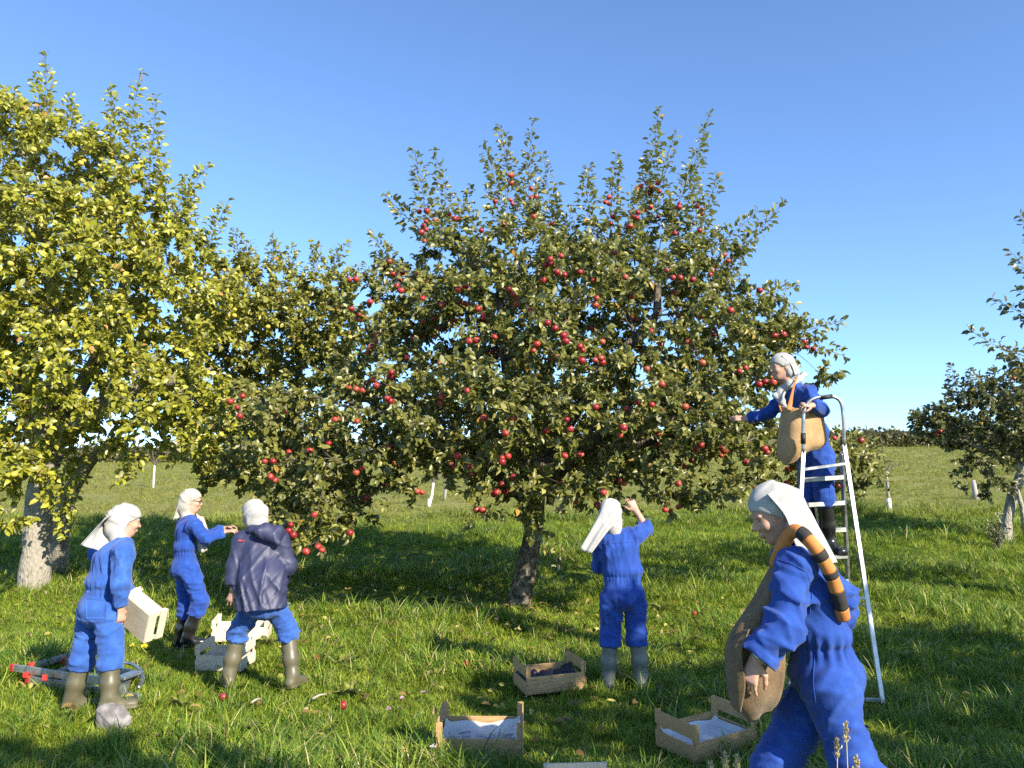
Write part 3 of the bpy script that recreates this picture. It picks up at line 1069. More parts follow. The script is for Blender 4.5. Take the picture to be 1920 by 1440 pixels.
def build_hedge():
    rng = np.random.default_rng(71)
    n = 15000
    x = rng.uniform(-62, 62, n)
    y = 62.5 + .6 * np.sin(x * .11)
    hh = 1.45 + .12 * np.sin(x * .9) + .08 * np.sin(x * 2.7 + 1)
    a = rng.uniform(0, math.pi, n)
    r = rng.uniform(.75, 1.0, n)
    P = np.stack([x, y + np.cos(a) * .6 * r, H(x, y) + np.where(rng.uniform(size=n) < .6, np.sin(a) * hh * r, rng.uniform(0, 1, n) * hh * .9)], 1)
    P[:, 1] = np.where(P[:, 2] - H(x, y) < hh * .6, y - .6 * rng.uniform(.7, 1, n), P[:, 1])
    root = thing('hedge', 'long clipped dark hedge along the top of the grassy slope', 'hedge', (0, 62.5, float(H(0, 62.5))))
    base = np.array(root.location)
    me = leaves_mesh('foliage', P - base, rand_unit(rng, n), rand_unit(rng, n) + np.array([0, -.6, .5]), rng.uniform(.22, .42, n), rng.uniform(.16, .32, n), rng.uniform(0, .95, n), M['hedge'])
    f = link('foliage', me, root)
    f['kind'] = 'stuff'
    mb = MB()
    for k in range(62):
        xa = -62 + k * 2
        mb.box((xa + 1, 62.5 + .6 * math.sin((xa + 1) * .11), float(H(xa + 1, 62.5)) + .58), (1.98, .75, 1.25))
    mb.v = [tuple(np.array(v) - base) for v in mb.v]
    mb.build('twiggy_core', M['hedge_core'], root)


build_hedge()
M['guard'] = noise_mat('white_tree_guard', (.62, .60, .56), (.75, .73, .7), 12, .7)
M['post'] = noise_mat('weathered_post', (.26, .24, .21), (.42, .39, .35), 25, .85, stretch=(1, 1, .2))


def young_tree(x, y, top, label, lean=0.0, guard=True, fork=True, r=.045, tone='bark_pale', seed=1, bend=0.0):
    b = gp(x, y)
    rng = np.random.default_rng(seed)
    d = b[1]
    t = px(x + lean, top, d)
    root = thing('young_tree', label, 'tree', b, 'young trees planted on the slope')
    mb = MB()
    mid = (b + t) / 2 + np.array([bend, 0, 0])
    mb.tube([b - b + (0, 0, -.1), mid - b, t - b], [r, r * .85, r * .6], 8)
    mb.build('trunk', M[tone], root, True)
    if guard:
        g = MB()
        h = (t[2] - b[2]) * .32
        g.tube([(0, 0, -.02), (t - b) * .32], [r * 1.25, r * 1.2], 10)
        g.build('trunk_guard', M['guard'], root, True)
    if fork:
        br = MB()
        for k in range(5):
            a = -1.0 + .5 * k + rng.normal() * .1
            L = rng.uniform(.4, .75) if k != 2 else 1.3
            p = t - b
            q = p + np.array([math.sin(a) * L, rng.normal() * .15, math.cos(a) * L * .9])
            br.tube([p - (0, 0, .03), (p + q) / 2 + (0, 0, .05), q], [r * .45, r * .3, .006], 5)
        br.build('bare_twigs', M['twig'], root)
    return root


young_tree(1668, 958, 885, 'young bare-topped tree with a white guard on the slope beyond the stepladder', -6, seed=1, r=.05)
young_tree(1830, 936, 900, 'young grey tree stem under the crown of the small dark apple tree', -5, False, False, .09, 'post', 2)
young_tree(287, 916, 872, 'slim pale young tree stem beyond the tall yellow-green tree', 3, False, True, .05, 'guard', 3)
young_tree(833, 938, 885, 'grey young tree stem seen in the gap below the red-fruited crown', 6, False, True, .055, 'post', 4)
young_tree(803, 950, 905, 'white-guarded leaning young tree beside the grey stem, below the red-fruited crown', 10, True, True, .05, 'guard', 5, .03)
stk = MB()
s0 = px(1926, 1012, 15.8)
s0[2] = H(s0[0], s0[1])
stk.tube([(0, 0, -.1), px(1916, 950, 15.8) - s0, px(1903, 905, 15.8) - s0], [.05, .045, .04], 8)
so = stk.build('support_stake', M['bark_pale'], None, True)
so.location = tuple(s0)
tag(so, 'rough wooden prop leaning against the pale trunk of the small dark tree', 'stake')

# dry shrub at the foot of the right-hand trunk
def dry_shrub(x, y, h, n, label, seed, mat='twig', leaf='leaf_far', spread=.35):
    rng = np.random.default_rng(seed)
    b = gp(x, y)
    root = thing('dry_shrub', label, 'shrub', b)
    mb = MB()
    P = []
    for k in range(n):
        a = rng.uniform(0, 6.28)
        q = np.array([math.cos(a) * spread * rng.uniform(.1, 1), math.sin(a) * spread * .6, h * rng.uniform(.5, 1)])
        m_ = q * .5 + np.array([0, 0, .08])
        mb.tube([(rng.normal() * .05, rng.normal() * .05, -.03), m_, q], [.008, .006, .003], 4)
        for f in np.linspace(.25, 1, 12):
            P.append(m_ * 2 * f * (1 - f) + q * f * f + rng.normal(size=3) * .03)
    mb.build('stems', M[mat], root)
    P = np.array(P)
    me = leaves_mesh('leaves', P, rand_unit(rng, len(P)) + (0, 0, .3), rand_unit(rng, len(P)) + (0, 0, .4), rng.uniform(.05, .1, len(P)), rng.uniform(.02, .05, len(P)), rng.uniform(.2, 1, len(P)), M[leaf])
    link('leaves', me, root)['kind'] = 'stuff'
    return root


dry_shrub(1872, 1032, .75, 16, 'dry brown weedy shrub at the foot of the leaning pale trunk', 3)

# ------------------------------------------------------------------ wooden fruit crates
def wood_mat(name, c0, c1, c2):
    m, nt, out = nmat(name)
    tc = node(nt, 'ShaderNodeTexCoord')
    oi = node(nt, 'ShaderNodeObjectInfo')
    mp = node(nt, 'ShaderNodeMapping', {'Vector': tc.outputs['Object'], 'Scale': (1.5, 14, 14)})
    off = node(nt, 'ShaderNodeVectorMath', {0: mp.outputs[0], 1: oi.outputs['Location']}, operation='ADD')
    n1 = node(nt, 'ShaderNodeTexNoise', {'Vector': off.outputs[0], 'Scale': 6.0, 'Detail': 6.0, 'Roughness': .65})
    n2 = node(nt, 'ShaderNodeTexNoise', {'Vector': tc.outputs['Object'], 'Scale': 7.0, 'Detail': 2.0})
    col = ramp(nt, n1.outputs[0], [(.3, c0), (.6, c1), (.8, c2)])
    fac = ramp(nt, n2.outputs[0], [(.55, (0, 0, 0)), (.8, (.45, .45, .45))])
    col = mixc(nt, fac, col, c0)
    b = node(nt, 'ShaderNodeBsdfPrincipled', {'Base Color': col, 'Roughness': .75, 'Specular IOR Level': .2})
    bp = node(nt, 'ShaderNodeBump', {'Height': n1.outputs[0], 'Strength': .15, 'Distance': .003})
    nt.links.new(bp.outputs[0], b.inputs['Normal'])
    nt.links.new(b.outputs[0], out.inputs[0])
    return m


M['crate'] = wood_mat('poplar_crate_wood', (.32, .195, .085), (.47, .31, .145), (.56, .40, .21))
M['crate_pale'] = wood_mat('pale_crate_wood', (.52, .43, .31), (.66, .57, .43), (.74, .66, .52))


def crate(label, R, loc, L=.50, Wd=.32, hs=.125, he=.205, mat='crate', slot=True, keep_out=True, pale_side=None, solid_bottom=False):
    """open wooden tray: low long sides, taller ends of two boards with a grip slot, corner posts, slatted bottom"""
    root = thing('fruit_crate', label, 'crate', loc, 'wooden fruit crates')
    root.rotation_euler = Matrix([list(map(float, r)) for r in np.asarray(R)]).to_euler()
    t = .009
    m = M[mat]
    mp_ = M[pale_side] if pale_side else m
    def board(c, s, name, mm=m):
        mb = MB()
        mb.box((0, 0, 0), s, None, .0016)
        o = mb.build(name, mm, root)
        o.location = c
    for sgn in (-1, 1):
        board((0, sgn * (Wd / 2 - t / 2), .012 + hs / 2), (L - 2 * t - .002, t, hs), 'side_board', mp_)
        lo_h = he * .42
        if slot:
            board((sgn * (L / 2 - t / 2), 0, .012 + lo_h / 2), (t, Wd + .004, lo_h), 'end_board')
            board((sgn * (L / 2 - t / 2), 0, .012 + he - he * .2), (t, Wd + .004, he * .40), 'end_board')
        else:
            board((sgn * (L / 2 - t / 2), 0, .012 + he / 2), (t, Wd + .004, he), 'end_board')
        for s2 in (-1, 1):
            mb = MB()
            q = .03
            z0, z1 = .014, .012 + he + .006
            x0, y0 = sgn * (L / 2 - t - .0005), s2 * (Wd / 2 - t - .0005)
            vs = [(x0, y0, z0), (x0 - sgn * q, y0, z0), (x0, y0 - s2 * q, z0), (x0, y0, z1), (x0 - sgn * q, y0, z1 - .006), (x0, y0 - s2 * q, z1 - .006)]
            fs = [(0, 1, 2), (3, 5, 4), (0, 3, 4, 1), (1, 4, 5, 2), (2, 5, 3, 0)]
            if sgn * s2 < 0:
                fs = [f[::-1] for f in fs]
            mb.add(vs, [f[::-1] for f in fs])
            mb.build('corner_post', m, root)
    nb = 0 if solid_bottom else 4
    if solid_bottom:
        board((0, 0, .006), (L, Wd, .006), 'bottom_panel')
    for k in range(nb):
        w = Wd / nb
        board((0, -Wd / 2 + w * (k + .5), .006), (L, w - .012, .008), 'bottom_slat')
    if keep_out:
        GRASS_KEEP_OUT.append(((loc[0], loc[1]), L / 2 + .02, Wd / 2 + .02, math.atan2(R[1][0], R[0][0])))
    return root


def rotz(a, tilt=(0, 0)):
    return np.array((Matrix.Rotation(a, 3, 'Z') @ Matrix.Rotation(tilt[0], 3, 'X') @ Matrix.Rotation(tilt[1], 3, 'Y')))


def on_ground(x, y, dz=.05):
    g = gp(x, y)
    g[2] += dz
    return g


c1p = on_ground(900, 1432, .03)
c1p[1] += .19
CR1 = crate('open wooden crate lined with printed newspaper, low in the middle of the picture', rotz(-.02, (.08, .0)), c1p, L=.52, Wd=.38, hs=.115)
c2p = on_ground(1030, 1298, .045)
CR2 = crate('wooden crate with dark plastic inside, next to the grey boots under the red-fruited tree', rotz(.30, (0.05, -.03)), c2p, mat='crate', Wd=.35)
c3p = on_ground(1325, 1412, .04)
CR3 = crate('tilted wooden crate with white paper inside, in front of the walking person', rotz(.52, (.05, -.05)), c3p, Wd=.36, hs=.11)
c4p = px(1085, 1433, 4.16)
c4p = np.array([c4p[0], 4.16 - .25, .025])
CR4 = crate('pale wooden crate cut off by the bottom edge of the picture', rotz(math.pi / 2 + .07), c4p, mat='crate_pale', Wd=.32)
c5p = on_ground(447, 1210, .06)
CR5 = crate('longer pale crate on the grass behind the person in the rain jacket', rotz(.18, (.08, 0)), c5p + np.array([0, .1, 0]), mat='crate_pale', L=.56, slot=True)
c6p = on_ground(415, 1264, .05)
CR6 = crate('small pale crate beside the left boot of the person in the rain jacket', rotz(-.10, (.12, 0)), c6p + np.array([0, .1, 0]), mat='crate_pale', L=.42, Wd=.3)

M['paper'] = noise_mat('newsprint', (.52, .505, .47), (.62, .60, .56), 6, .85)
M['paper_white'] = noise_mat('white_paper', (.56, .55, .53), (.66, .65, .63), 5, .8)
M['ink'] = noise_mat('printing_ink', (.05, .05, .07), (.10, .10, .12), 30, .8)
M['ink_grey'] = noise_mat('printed_text_grey', (.20, .20, .21), (.30, .30, .31), 160, .85)
M['ink_blue'] = noise_mat('printed_blue', (.14, .19, .36), (.22, .28, .44), 20, .85)


def sheet_z(x, y, seed, amp):
    return amp * (.5 + .5 * np.sin(7 * x + 3 * y + seed) * np.sin(9 * y - 4 * x + seed * 2)) + amp * .4 * np.sin(23 * x + 11 * y + seed)


def newspaper(root_crate, label, name, mat, printed, seed, zs=.055, amp=.018, L=.47, Wd=.29):
    Rm = root_crate.rotation_euler.to_matrix()
    loc = np.array(root_crate.location)
    root = thing(name, label, 'paper', loc, None)
    root.rotation_euler = root_crate.rotation_euler
    n, m_ = 40, 26
    def z(x, y):
        e = np.maximum(np.abs(y) / (Wd / 2) - .8, 0) * .14 + np.maximum(np.abs(x) / (L / 2) - .86, 0) * .22
        return zs + sheet_z(x, y, seed, amp) + e
    xs, ys = np.linspace(-L / 2, L / 2, n), np.linspace(-Wd / 2, Wd / 2, m_)
    X, Y = np.meshgrid(xs, ys, indexing='ij')
    V = np.stack([X, Y, z(X, Y)], -1).reshape(-1, 3)
    i, j = np.meshgrid(np.arange(n - 1), np.arange(m_ - 1), indexing='ij')
    a = (i * m_ + j).ravel()
    F = np.stack([a, a + m_, a + m_ + 1, a + 1], 1)
    me = mesh_np('sheet', V, F, np.full(len(F), 4))
    me.materials.append(M[mat])
    link('sheet', me, root)
    if printed:
        def strip(mb, x0, x1, y0, y1, dz=.006):
            k = max(2, int((x1 - x0) / .012))
            xx = np.linspace(x0, x1, k)
            vs = [(x, y0, float(z(x, y0)) + dz) for x in xx] + [(x, y1, float(z(x, y1)) + dz) for x in xx]
            mb.add(vs, [(q, q + 1, k + q + 1, k + q) for q in range(k - 1)])
        r = random.Random(seed)
        g = MB()
        for col in range(5):
            for row in range(9):
                if r.random() < .85:
                    x0 = -.2 + col * .082
                    y0 = -.115 + row * .016
                    strip(g, x0, x0 + .068 * r.uniform(.7, 1), y0, y0 + .006)
        g.build('text_columns', M['ink_grey'], root)
        bl = MB()
        strip(bl, .03, .21, -.095, -.04, .008)
        bl.build('blue_picture', M['ink_blue'], root)
        hd = MB()
        strip(hd, -.15, -.09, .055, .064, .009)
        strip(hd, -.085, -.07, .054, .066, .009)
        hd.build('headline', M['ink'], root)
        cu = bpy.data.curves.new('masthead', 'FONT')
        cu.body = 'La Croix'
        cu.size = .042
        tmp = bpy.data.objects.new('masthead', cu)
        COL.objects.link(tmp)
        tm = bpy.data.meshes.new_from_object(tmp.evaluated_get(bpy.context.evaluated_depsgraph_get()))
        bpy.data.objects.remove(tmp)
        tm.materials.clear()
        tm.materials.append(M['ink'])
        to = link('masthead', tm, root)
        to.location = (.05, .005, float(z(.1, .01)) + .014)
        to.rotation_euler = (.12, 0, 0)
    return root


newspaper(CR1, 'crumpled printed newspaper lining the crate that faces us', 'newspaper', 'paper', True, 2, .062, .022, .48, .34)
newspaper(CR3, 'plain white paper sheets lying in the tilted crate', 'paper_sheets', 'paper_white', False, 5, .05, .014, .47, .32)


def plastic_in(root_crate):
    root = thing('dark_plastic_bag', 'crumpled dark plastic lying in the crate beside the grey boots', 'bag', np.array(root_crate.location))
    root.rotation_euler = root_crate.rotation_euler
    rng = np.random.default_rng(9)
    n, m_ = 46, 30
    xs, ys = np.linspace(-.235, .235, n), np.linspace(-.145, .145, m_)
    X, Y = np.meshgrid(xs, ys, indexing='ij')
    Z = .05 + .045 * np.abs(np.sin(X * 19 + 2 * np.sin(Y * 23))) * np.abs(np.sin(Y * 21 + 2 * np.sin(X * 17) + 1)) + .02 * np.abs(np.sin(X * 47 + Y * 39)) + .05 * sstep(.12, .2, X) * sstep(.0, .1, Y)
    V = np.stack([X, Y, Z], -1).reshape(-1, 3)
    i, j = np.meshgrid(np.arange(n - 1), np.arange(m_ - 1), indexing='ij')
    a = (i * m_ + j).ravel()
    F = np.stack([a, a + m_, a + m_ + 1, a + 1], 1)
    me = mesh_np('film', V, F, np.full(len(F), 4))
    me.materials.append(M['plastic'])
    link('film', me, root)


M['plastic'] = noise_mat('dark_plastic_film', (.012, .012, .02), (.03, .03, .045), 12, .32, spec=.5)
plastic_in(CR2)

# ------------------------------------------------------------------ ladders
def metal_mat(name, c, rough, c2=None):
    m, nt, out = nmat(name)
    tc = node(nt, 'ShaderNodeTexCoord')
    n1 = node(nt, 'ShaderNodeTexNoise', {'Vector': tc.outputs['Object'], 'Scale': 14.0, 'Detail': 5.0})
    col = ramp(nt, n1.outputs[0], [(.35, c2 or tuple(a * .7 for a in c)), (.6, c)])
    rg = node(nt, 'ShaderNodeMapRange', {'Value': n1.outputs[0], 'To Min': rough - .08, 'To Max': rough + .15})
    b = node(nt, 'ShaderNodeBsdfPrincipled', {'Base Color': col, 'Roughness': rg.outputs[0], 'Metallic': .85})
    nt.links.new(b.outputs[0], out.inputs[0])
    return m


M['alu'] = metal_mat('worn_aluminium', (.46, .47, .49), .33, (.30, .30, .31))
M['alu_dull'] = metal_mat('dull_aluminium', (.45, .46, .44), .5, (.28, .29, .26))
M['red_plastic'] = noise_mat('red_plastic_cap', (.45, .02, .02), (.55, .05, .04), 20, .5)
M['black_plastic'] = noise_mat('black_plastic', (.015, .015, .017), (.03, .03, .03), 20, .5)


def bar(mb, a, b, w, h, up=(0, 0, 1), bev=.003):
    a, b = np.asarray(a, float), np.asarray(b, float)
    x = unit(b - a)
    y = unit(np.cross(np.asarray(up, float), x))
    z = np.cross(x, y)
    mb.box((a + b) / 2, (np.linalg.norm(b - a), w, h), np.stack([x, y, z], 1), bev)


def bez(pts, n=24):
    """smooth curve through points (Catmull-Rom)"""
    p = [np.asarray(q, float) for q in pts]
    p = [2 * p[0] - p[1]] + p + [2 * p[-1] - p[-2]]
    out = []
    k = len(p) - 3
    for i in range(k):
        for t in np.linspace(0, 1, max(2, n // k), endpoint=(i == k - 1)):
            a, b, c, d = p[i:i + 4]
            out.append(.5 * (2 * b + (c - a) * t + (2 * a - 5 * b + 4 * c - d) * t * t + (3 * b - a - 3 * c + d) * t ** 3))
    return out


def stepladder():
    fr = gp(1657, 1332)
    fl = fr + np.array([-.68, .02, 0])
    fl[2] = H(fl[0], fl[1])
    tr, tl = px(1583, 838, 6.32), px(1506, 850, 6.32)
    base = (fr + fl) / 2
    base[1] += .5
    br = gp(1598, 1256)
    bl = br + np.array([-.52, 0, 0])
    bl[2] = H(bl[0], bl[1])
    ur, ul = px(1578, 850, 6.42), px(1503, 856, 6.42)
    root = thing('stepladder', 'tall aluminium stepladder with a handrail that a person stands on at the right', 'ladder', base)
    def part(fn, name, mat, smooth=False, par=root, rel=None):
        mb = MB()
        fn(mb)
        mb.v = [tuple(np.array(v) - base) for v in mb.v]
        return mb.build(name, mat, par, smooth)
    for a, b in ((fr, tr), (fl, tl)):
        lg = part(lambda m_: bar(m_, a, b + unit(b - a) * .02, .034, .024, (0, 1, 0)), 'support_leg', M['alu'])
        part(lambda m_: bar(m_, a - unit(b - a) * .03, a + unit(b - a) * .05, .05, .031, (0, 1, 0)), 'foot_cap', M['black_plastic'], par=lg)
    for a, b in ((br, ur), (bl, ul)):
        st = part(lambda m_: bar(m_, a, b, .022, .05, (0, 1, 0)), 'stile', M['alu_dull'])
        part(lambda m_: bar(m_, a - unit(b - a) * .03, a + unit(b - a) * .05, .035, .065, (0, 1, 0)), 'foot_cap', M['black_plastic'], par=st)
    for yy in (893, 941, 991, 1041, 1087, 1137, 1180, 1222):
        # each tread spans the two stiles
        zt = None
        best = min(np.linspace(0, 1, 400), key=lambda f: abs((br + (ur - br) * f)[2] - px(1585, yy, (br + (ur - br) * f)[1])[2]))
        a, b = bl + (ul - bl) * best, br + (ur - br) * best
        part(lambda m_: (bar(m_, a + (.012, -.01, 0), b + (-.012, -.01, 0), .085, .022), bar(m_, a + (.012, -.052, -.016), b + (-.012, -.052, -.016), .006, .022)), 'step', M['alu_dull'])
    for f in (.93, .40, .035):
        a, b = fl + (tl - fl) * f, fr + (tr - fr) * f
        part(lambda m_: bar(m_, a + (.01, 0, 0), b + (-.01, 0, 0), .026, .026), 'cross_bar', M['alu'])
    hp = bez([tl, px(1506, 800, 6.3), px(1509, 766, 6.3), px(1524, 748, 6.3), px(1556, 743, 6.3), px(1575, 752, 6.3), px(1581, 780, 6.3), tr], 40)
    hd = part(lambda m_: m_.tube(hp, .0145, 10), 'handrail', M['alu'], True)
    part(lambda m_: m_.tube([px(1538, 746, 6.3), px(1560, 743, 6.3)], .019, 10), 'grip', M['black_plastic'], True, hd)
    part(lambda m_: m_.tube([px(1506, 812, 6.3), px(1506, 832, 6.3)], .02, 10), 'joint_sleeve', M['black_plastic'], True, hd)
    for s in (0, 1):
        a = (fl + (tl - fl) * .36, fr + (tr - fr) * .36)[s]
        b = (bl + (ul - bl) * .36, br + (ur - br) * .36)[s]
        part(lambda m_: bar(m_, a, b, .006, .022), 'spreader', M['alu_dull'])
    return root


stepladder()


def lying_ladder():
    a0, a1 = gp(26, 1272), gp(292, 1300)
    base = (a0 + a1) / 2
    root = thing('folded_ladder', 'folded aluminium ladder with red end caps lying in the grass under the leftmost person', 'ladder', base)
    def part(fn, name, mat, smooth=False, par=root):
        mb = MB()
        fn(mb)
        mb.v = [tuple(np.array(v) - base) for v in mb.v]
        return mb.build(name, mat, par, smooth)
    def at(x, y, z):
        p = gp(x, y)
        p[2] += z
        return p
    rails = [(at(22, 1282, .13), at(196, 1312, .13)), (at(52, 1290, .07), at(262, 1322, .05)), (at(56, 1272, .10), at(150, 1252, .13)), (at(120, 1262, .10), at(262, 1290, .10))]
    for k, (a, b) in enumerate(rails):
        r = part(lambda m_: bar(m_, a, b, .03, .055), 'rail', M['alu_dull'])
        part(lambda m_: bar(m_, a - unit(b - a) * .02, a + unit(b - a) * .03, .036, .06), 'end_cap', M['red_plastic'], par=r)
    for f in (.12, .3, .48, .66, .84):
        a = rails[1][0] * (1 - f) + rails[1][1] * f
        b = rails[3][0] * (1 - f) + rails[3][1] * f + (0, .25 * (1 - f), 0)
        part(lambda m_: bar(m_, a, b, .07, .02), 'step', M['alu_dull'])
    hp = bez([at(222, 1274, .14), at(245, 1275, .13), at(262, 1286, .12), at(266, 1300, .10), at(258, 1310, .08)], 20)
    part(lambda m_: m_.tube(hp, .014, 8), 'handrail', M['alu'], True)
    part(lambda m_: bar(m_, at(222, 1300, .11), at(254, 1290, .12), .10, .02), 'platform', M['alu'])
    cap = [at(22, 1282, .13), at(50, 1290, .09), at(86, 1296, .09)]
    for c in cap[1:]:
        part(lambda m_: m_.box(c + (0, -.03, .02), (.035, .03, .045), None, .004), 'end_cap', M['red_plastic'])
    GRASS_KEEP_OUT.append(((base[0] - .1, base[1] + .12), .55, .10, .1))
    return root


lying_ladder()

# ------------------------------------------------------------------ people: smooth-blended volumes turned into one surface each
class Vox:
    def __init__(self, pts, pad, h):
        pts = np.array(pts)
        lo, hi = pts.min(0) - pad, pts.max(0) + pad
        self.h, self.lo = h, lo
        n = np.ceil((hi - lo) / h).astype(int) + 1
        self.ax = [(lo[i] + h * np.arange(n[i])).astype(np.float32) for i in range(3)]
        self.D = np.full(n, .5, np.float32)

    def sub(self, lo, hi):
        sl = []
        for i in range(3):
            a = int(max(0, math.floor((lo[i] - self.lo[i]) / self.h)))
            b = int(min(len(self.ax[i]), math.ceil((hi[i] - self.lo[i]) / self.h) + 1))
            if b <= a:
                return None
            sl.append(slice(a, b))
        X, Y, Z = np.meshgrid(self.ax[0][sl[0]], self.ax[1][sl[1]], self.ax[2][sl[2]], indexing='ij', sparse=True)
        return tuple(sl), X, Y, Z

    def put(self, sl, d, k):
        o = self.D[sl]
        if k > 0:
            h = np.maximum(k - np.abs(o - d), 0) / k
            self.D[sl] = np.minimum(o, d) - h * h * k * .25
        else:
            self.D[sl] = np.minimum(o, d)

    def cone(self, a, b, ra, rb, k=.03):
        a, b = np.asarray(a, float), np.asarray(b, float)
        m = max(ra, rb) + k + 3 * self.h
        s = self.sub(np.minimum(a, b) - m, np.maximum(a, b) + m)
        if s is None:
            return
        sl, X, Y, Z = s
        ab = b - a
        L2 = max(float(ab @ ab), 1e-9)
        t = np.clip(((X - a[0]) * ab[0] + (Y - a[1]) * ab[1] + (Z - a[2]) * ab[2]) / L2, 0, 1)
        d = np.sqrt((X - a[0] - t * ab[0]) ** 2 + (Y - a[1] - t * ab[1]) ** 2 + (Z - a[2] - t * ab[2]) ** 2) - (ra + (rb - ra) * t)
        self.put(sl, d, k)

    def path(self, pts, rads, k=.02):
        for i in range(len(pts) - 1):
            self.cone(pts[i], pts[i + 1], rads[i], rads[i + 1], k)

    def ell(self, c, R, r, k=.03, sub=False):
        """ellipsoid: centre, axes (3x3 columns), radii"""
        c, R, r = np.asarray(c, float), np.asarray(R, float), np.asarray(r, float)
        m = max(r) + k + 3 * self.h
        s = self.sub(c - m, c + m)
        if s is None:
            return
        sl, X, Y, Z = s
        q = [(X - c[0]) * R[0, i] + (Y - c[1]) * R[1, i] + (Z - c[2]) * R[2, i] for i in range(3)]
        k0 = np.sqrt(sum((q[i] / r[i]) ** 2 for i in range(3)))
        k1 = np.sqrt(sum((q[i] / r[i] ** 2) ** 2 for i in range(3))) + 1e-6
        d = k0 * (k0 - 1) / k1
        if sub:
            self.D[sl] = np.maximum(self.D[sl], -d)
        else:
            self.put(sl, d, k)

    def slab(self, a, b, wd, wa, wb, ta, tb, k=.03, power=2.0):
        """flattened cone from a to b: half widths wa, wb along wd, half thicknesses ta, tb"""
        a, b, wd = np.asarray(a, float), np.asarray(b, float), np.asarray(wd, float)
        ab = b - a
        L = np.linalg.norm(ab)
        u = ab / L
        w = unit(wd - u * (wd @ u))
        n = np.cross(u, w)
        m = max(wa, wb, ta, tb) + k + 3 * self.h
        s = self.sub(np.minimum(a, b) - m, np.maximum(a, b) + m)
        if s is None:
            return
        sl, X, Y, Z = s
        X, Y, Z = X - a[0], Y - a[1], Z - a[2]
        s_ = (X * u[0] + Y * u[1] + Z * u[2])
        t = np.clip(s_ / L, 0, 1)
        e = s_ - t * L
        W_, T_ = wa + (wb - wa) * t, ta + (tb - ta) * t
        vw = np.abs(X * w[0] + Y * w[1] + Z * w[2]) / W_
        vn = np.abs(X * n[0] + Y * n[1] + Z * n[2]) / T_
        g = (vw ** power + vn ** power + (np.abs(e) / T_) ** power) ** (1 / power)
        d = (g - 1) * np.minimum(T_, W_)
        self.put(sl, d, k)

    def chop(self, p, n):
        """flat end: remove what lies beyond p along n, within a limb's reach"""
        X, Y, Z = np.meshgrid(*self.ax, indexing='ij', sparse=True)
        d = (X - p[0]) * n[0] + (Y - p[1]) * n[1] + (Z - p[2]) * n[2]
        q = np.sqrt((X - p[0]) ** 2 + (Y - p[1]) ** 2 + (Z - p[2]) ** 2)
        self.D = np.where((d > -3 * self.h) & (q < .16), np.maximum(self.D, d), self.D).astype(np.float32)

    def merge(self, o, k):
        """union with another volume of the same spacing (resampled to the nearest cell by linear weights)"""
        off = (o.lo - self.lo) / self.h
        i0 = np.floor(off).astype(int)
        fr = off - i0
        D2 = np.full(np.array(o.D.shape) + 1, .5, np.float32)
        acc = np.zeros_like(D2)
        P = np.pad(o.D, 1, constant_values=.5)
        for a in (0, 1):
            for b in (0, 1):
                for c in (0, 1):
                    w = (fr[0] if a == 0 else 1 - fr[0]) * (fr[1] if b == 0 else 1 - fr[1]) * (fr[2] if c == 0 else 1 - fr[2])
                    acc += w * P[a:a + D2.shape[0], b:b + D2.shape[1], c:c + D2.shape[2]]
        sl, sr = [], []
        for i in range(3):
            lo, hi = max(0, i0[i]), min(self.D.shape[i], i0[i] + acc.shape[i])
            sl.append(slice(lo, hi))
            sr.append(slice(lo - i0[i], hi - i0[i]))
        self.put(tuple(sl), acc[tuple(sr)], k)

    def cut(self, p, n):
        """remove everything on the side of plane (p, n) that n points to"""
        X, Y, Z = np.meshgrid(*self.ax, indexing='ij', sparse=True)
        d = (X - p[0]) * n[0] + (Y - p[1]) * n[1] + (Z - p[2]) * n[2]
        self.D = np.maximum(self.D, d.astype(np.float32))

    def fold(self, fn):
        X, Y, Z = np.meshgrid(*self.ax, indexing='ij', sparse=True)
        self.D = self.D + fn(X, Y, Z).astype(np.float32)

    def mesh(self, name, mat, root, extra=None, smooth_it=1):
        D, h = self.D, self.h
        D[0], D[-1], D[:, 0], D[:, -1], D[:, :, 0], D[:, :, -1] = [.5] * 6
        ins = D < 0
        c8 = [ins[i:ins.shape[0] - 1 + i, j:ins.shape[1] - 1 + j, k:ins.shape[2] - 1 + k] for i in (0, 1) for j in (0, 1) for k in (0, 1)]
        tot = sum(c.astype(np.int8) for c in c8)
        act = (tot > 0) & (tot < 8)
        I = np.argwhere(act)
        idm = np.full(act.shape, -1, np.int32)
        idm[act] = np.arange(len(I))
        cor = np.array([(i, j, k) for i in (0, 1) for j in (0, 1) for k in (0, 1)])
        vals = np.stack([D[I[:, 0] + c[0], I[:, 1] + c[1], I[:, 2] + c[2]] for c in cor], 1)
        acc, cnt = np.zeros((len(I), 3)), np.zeros(len(I))
        for a in range(8):
            for b in range(a + 1, 8):
                if np.abs(cor[a] - cor[b]).sum() != 1:
                    continue
                va, vb = vals[:, a], vals[:, b]
                x = (va < 0) != (vb < 0)
                t = np.where(x, va / np.where(x, va - vb, 1), 0)
                acc += np.where(x[:, None], cor[a] + t[:, None] * (cor[b] - cor[a]), 0)
                cnt += x
        V = self.lo + h * (I + acc / cnt[:, None])
        F = []
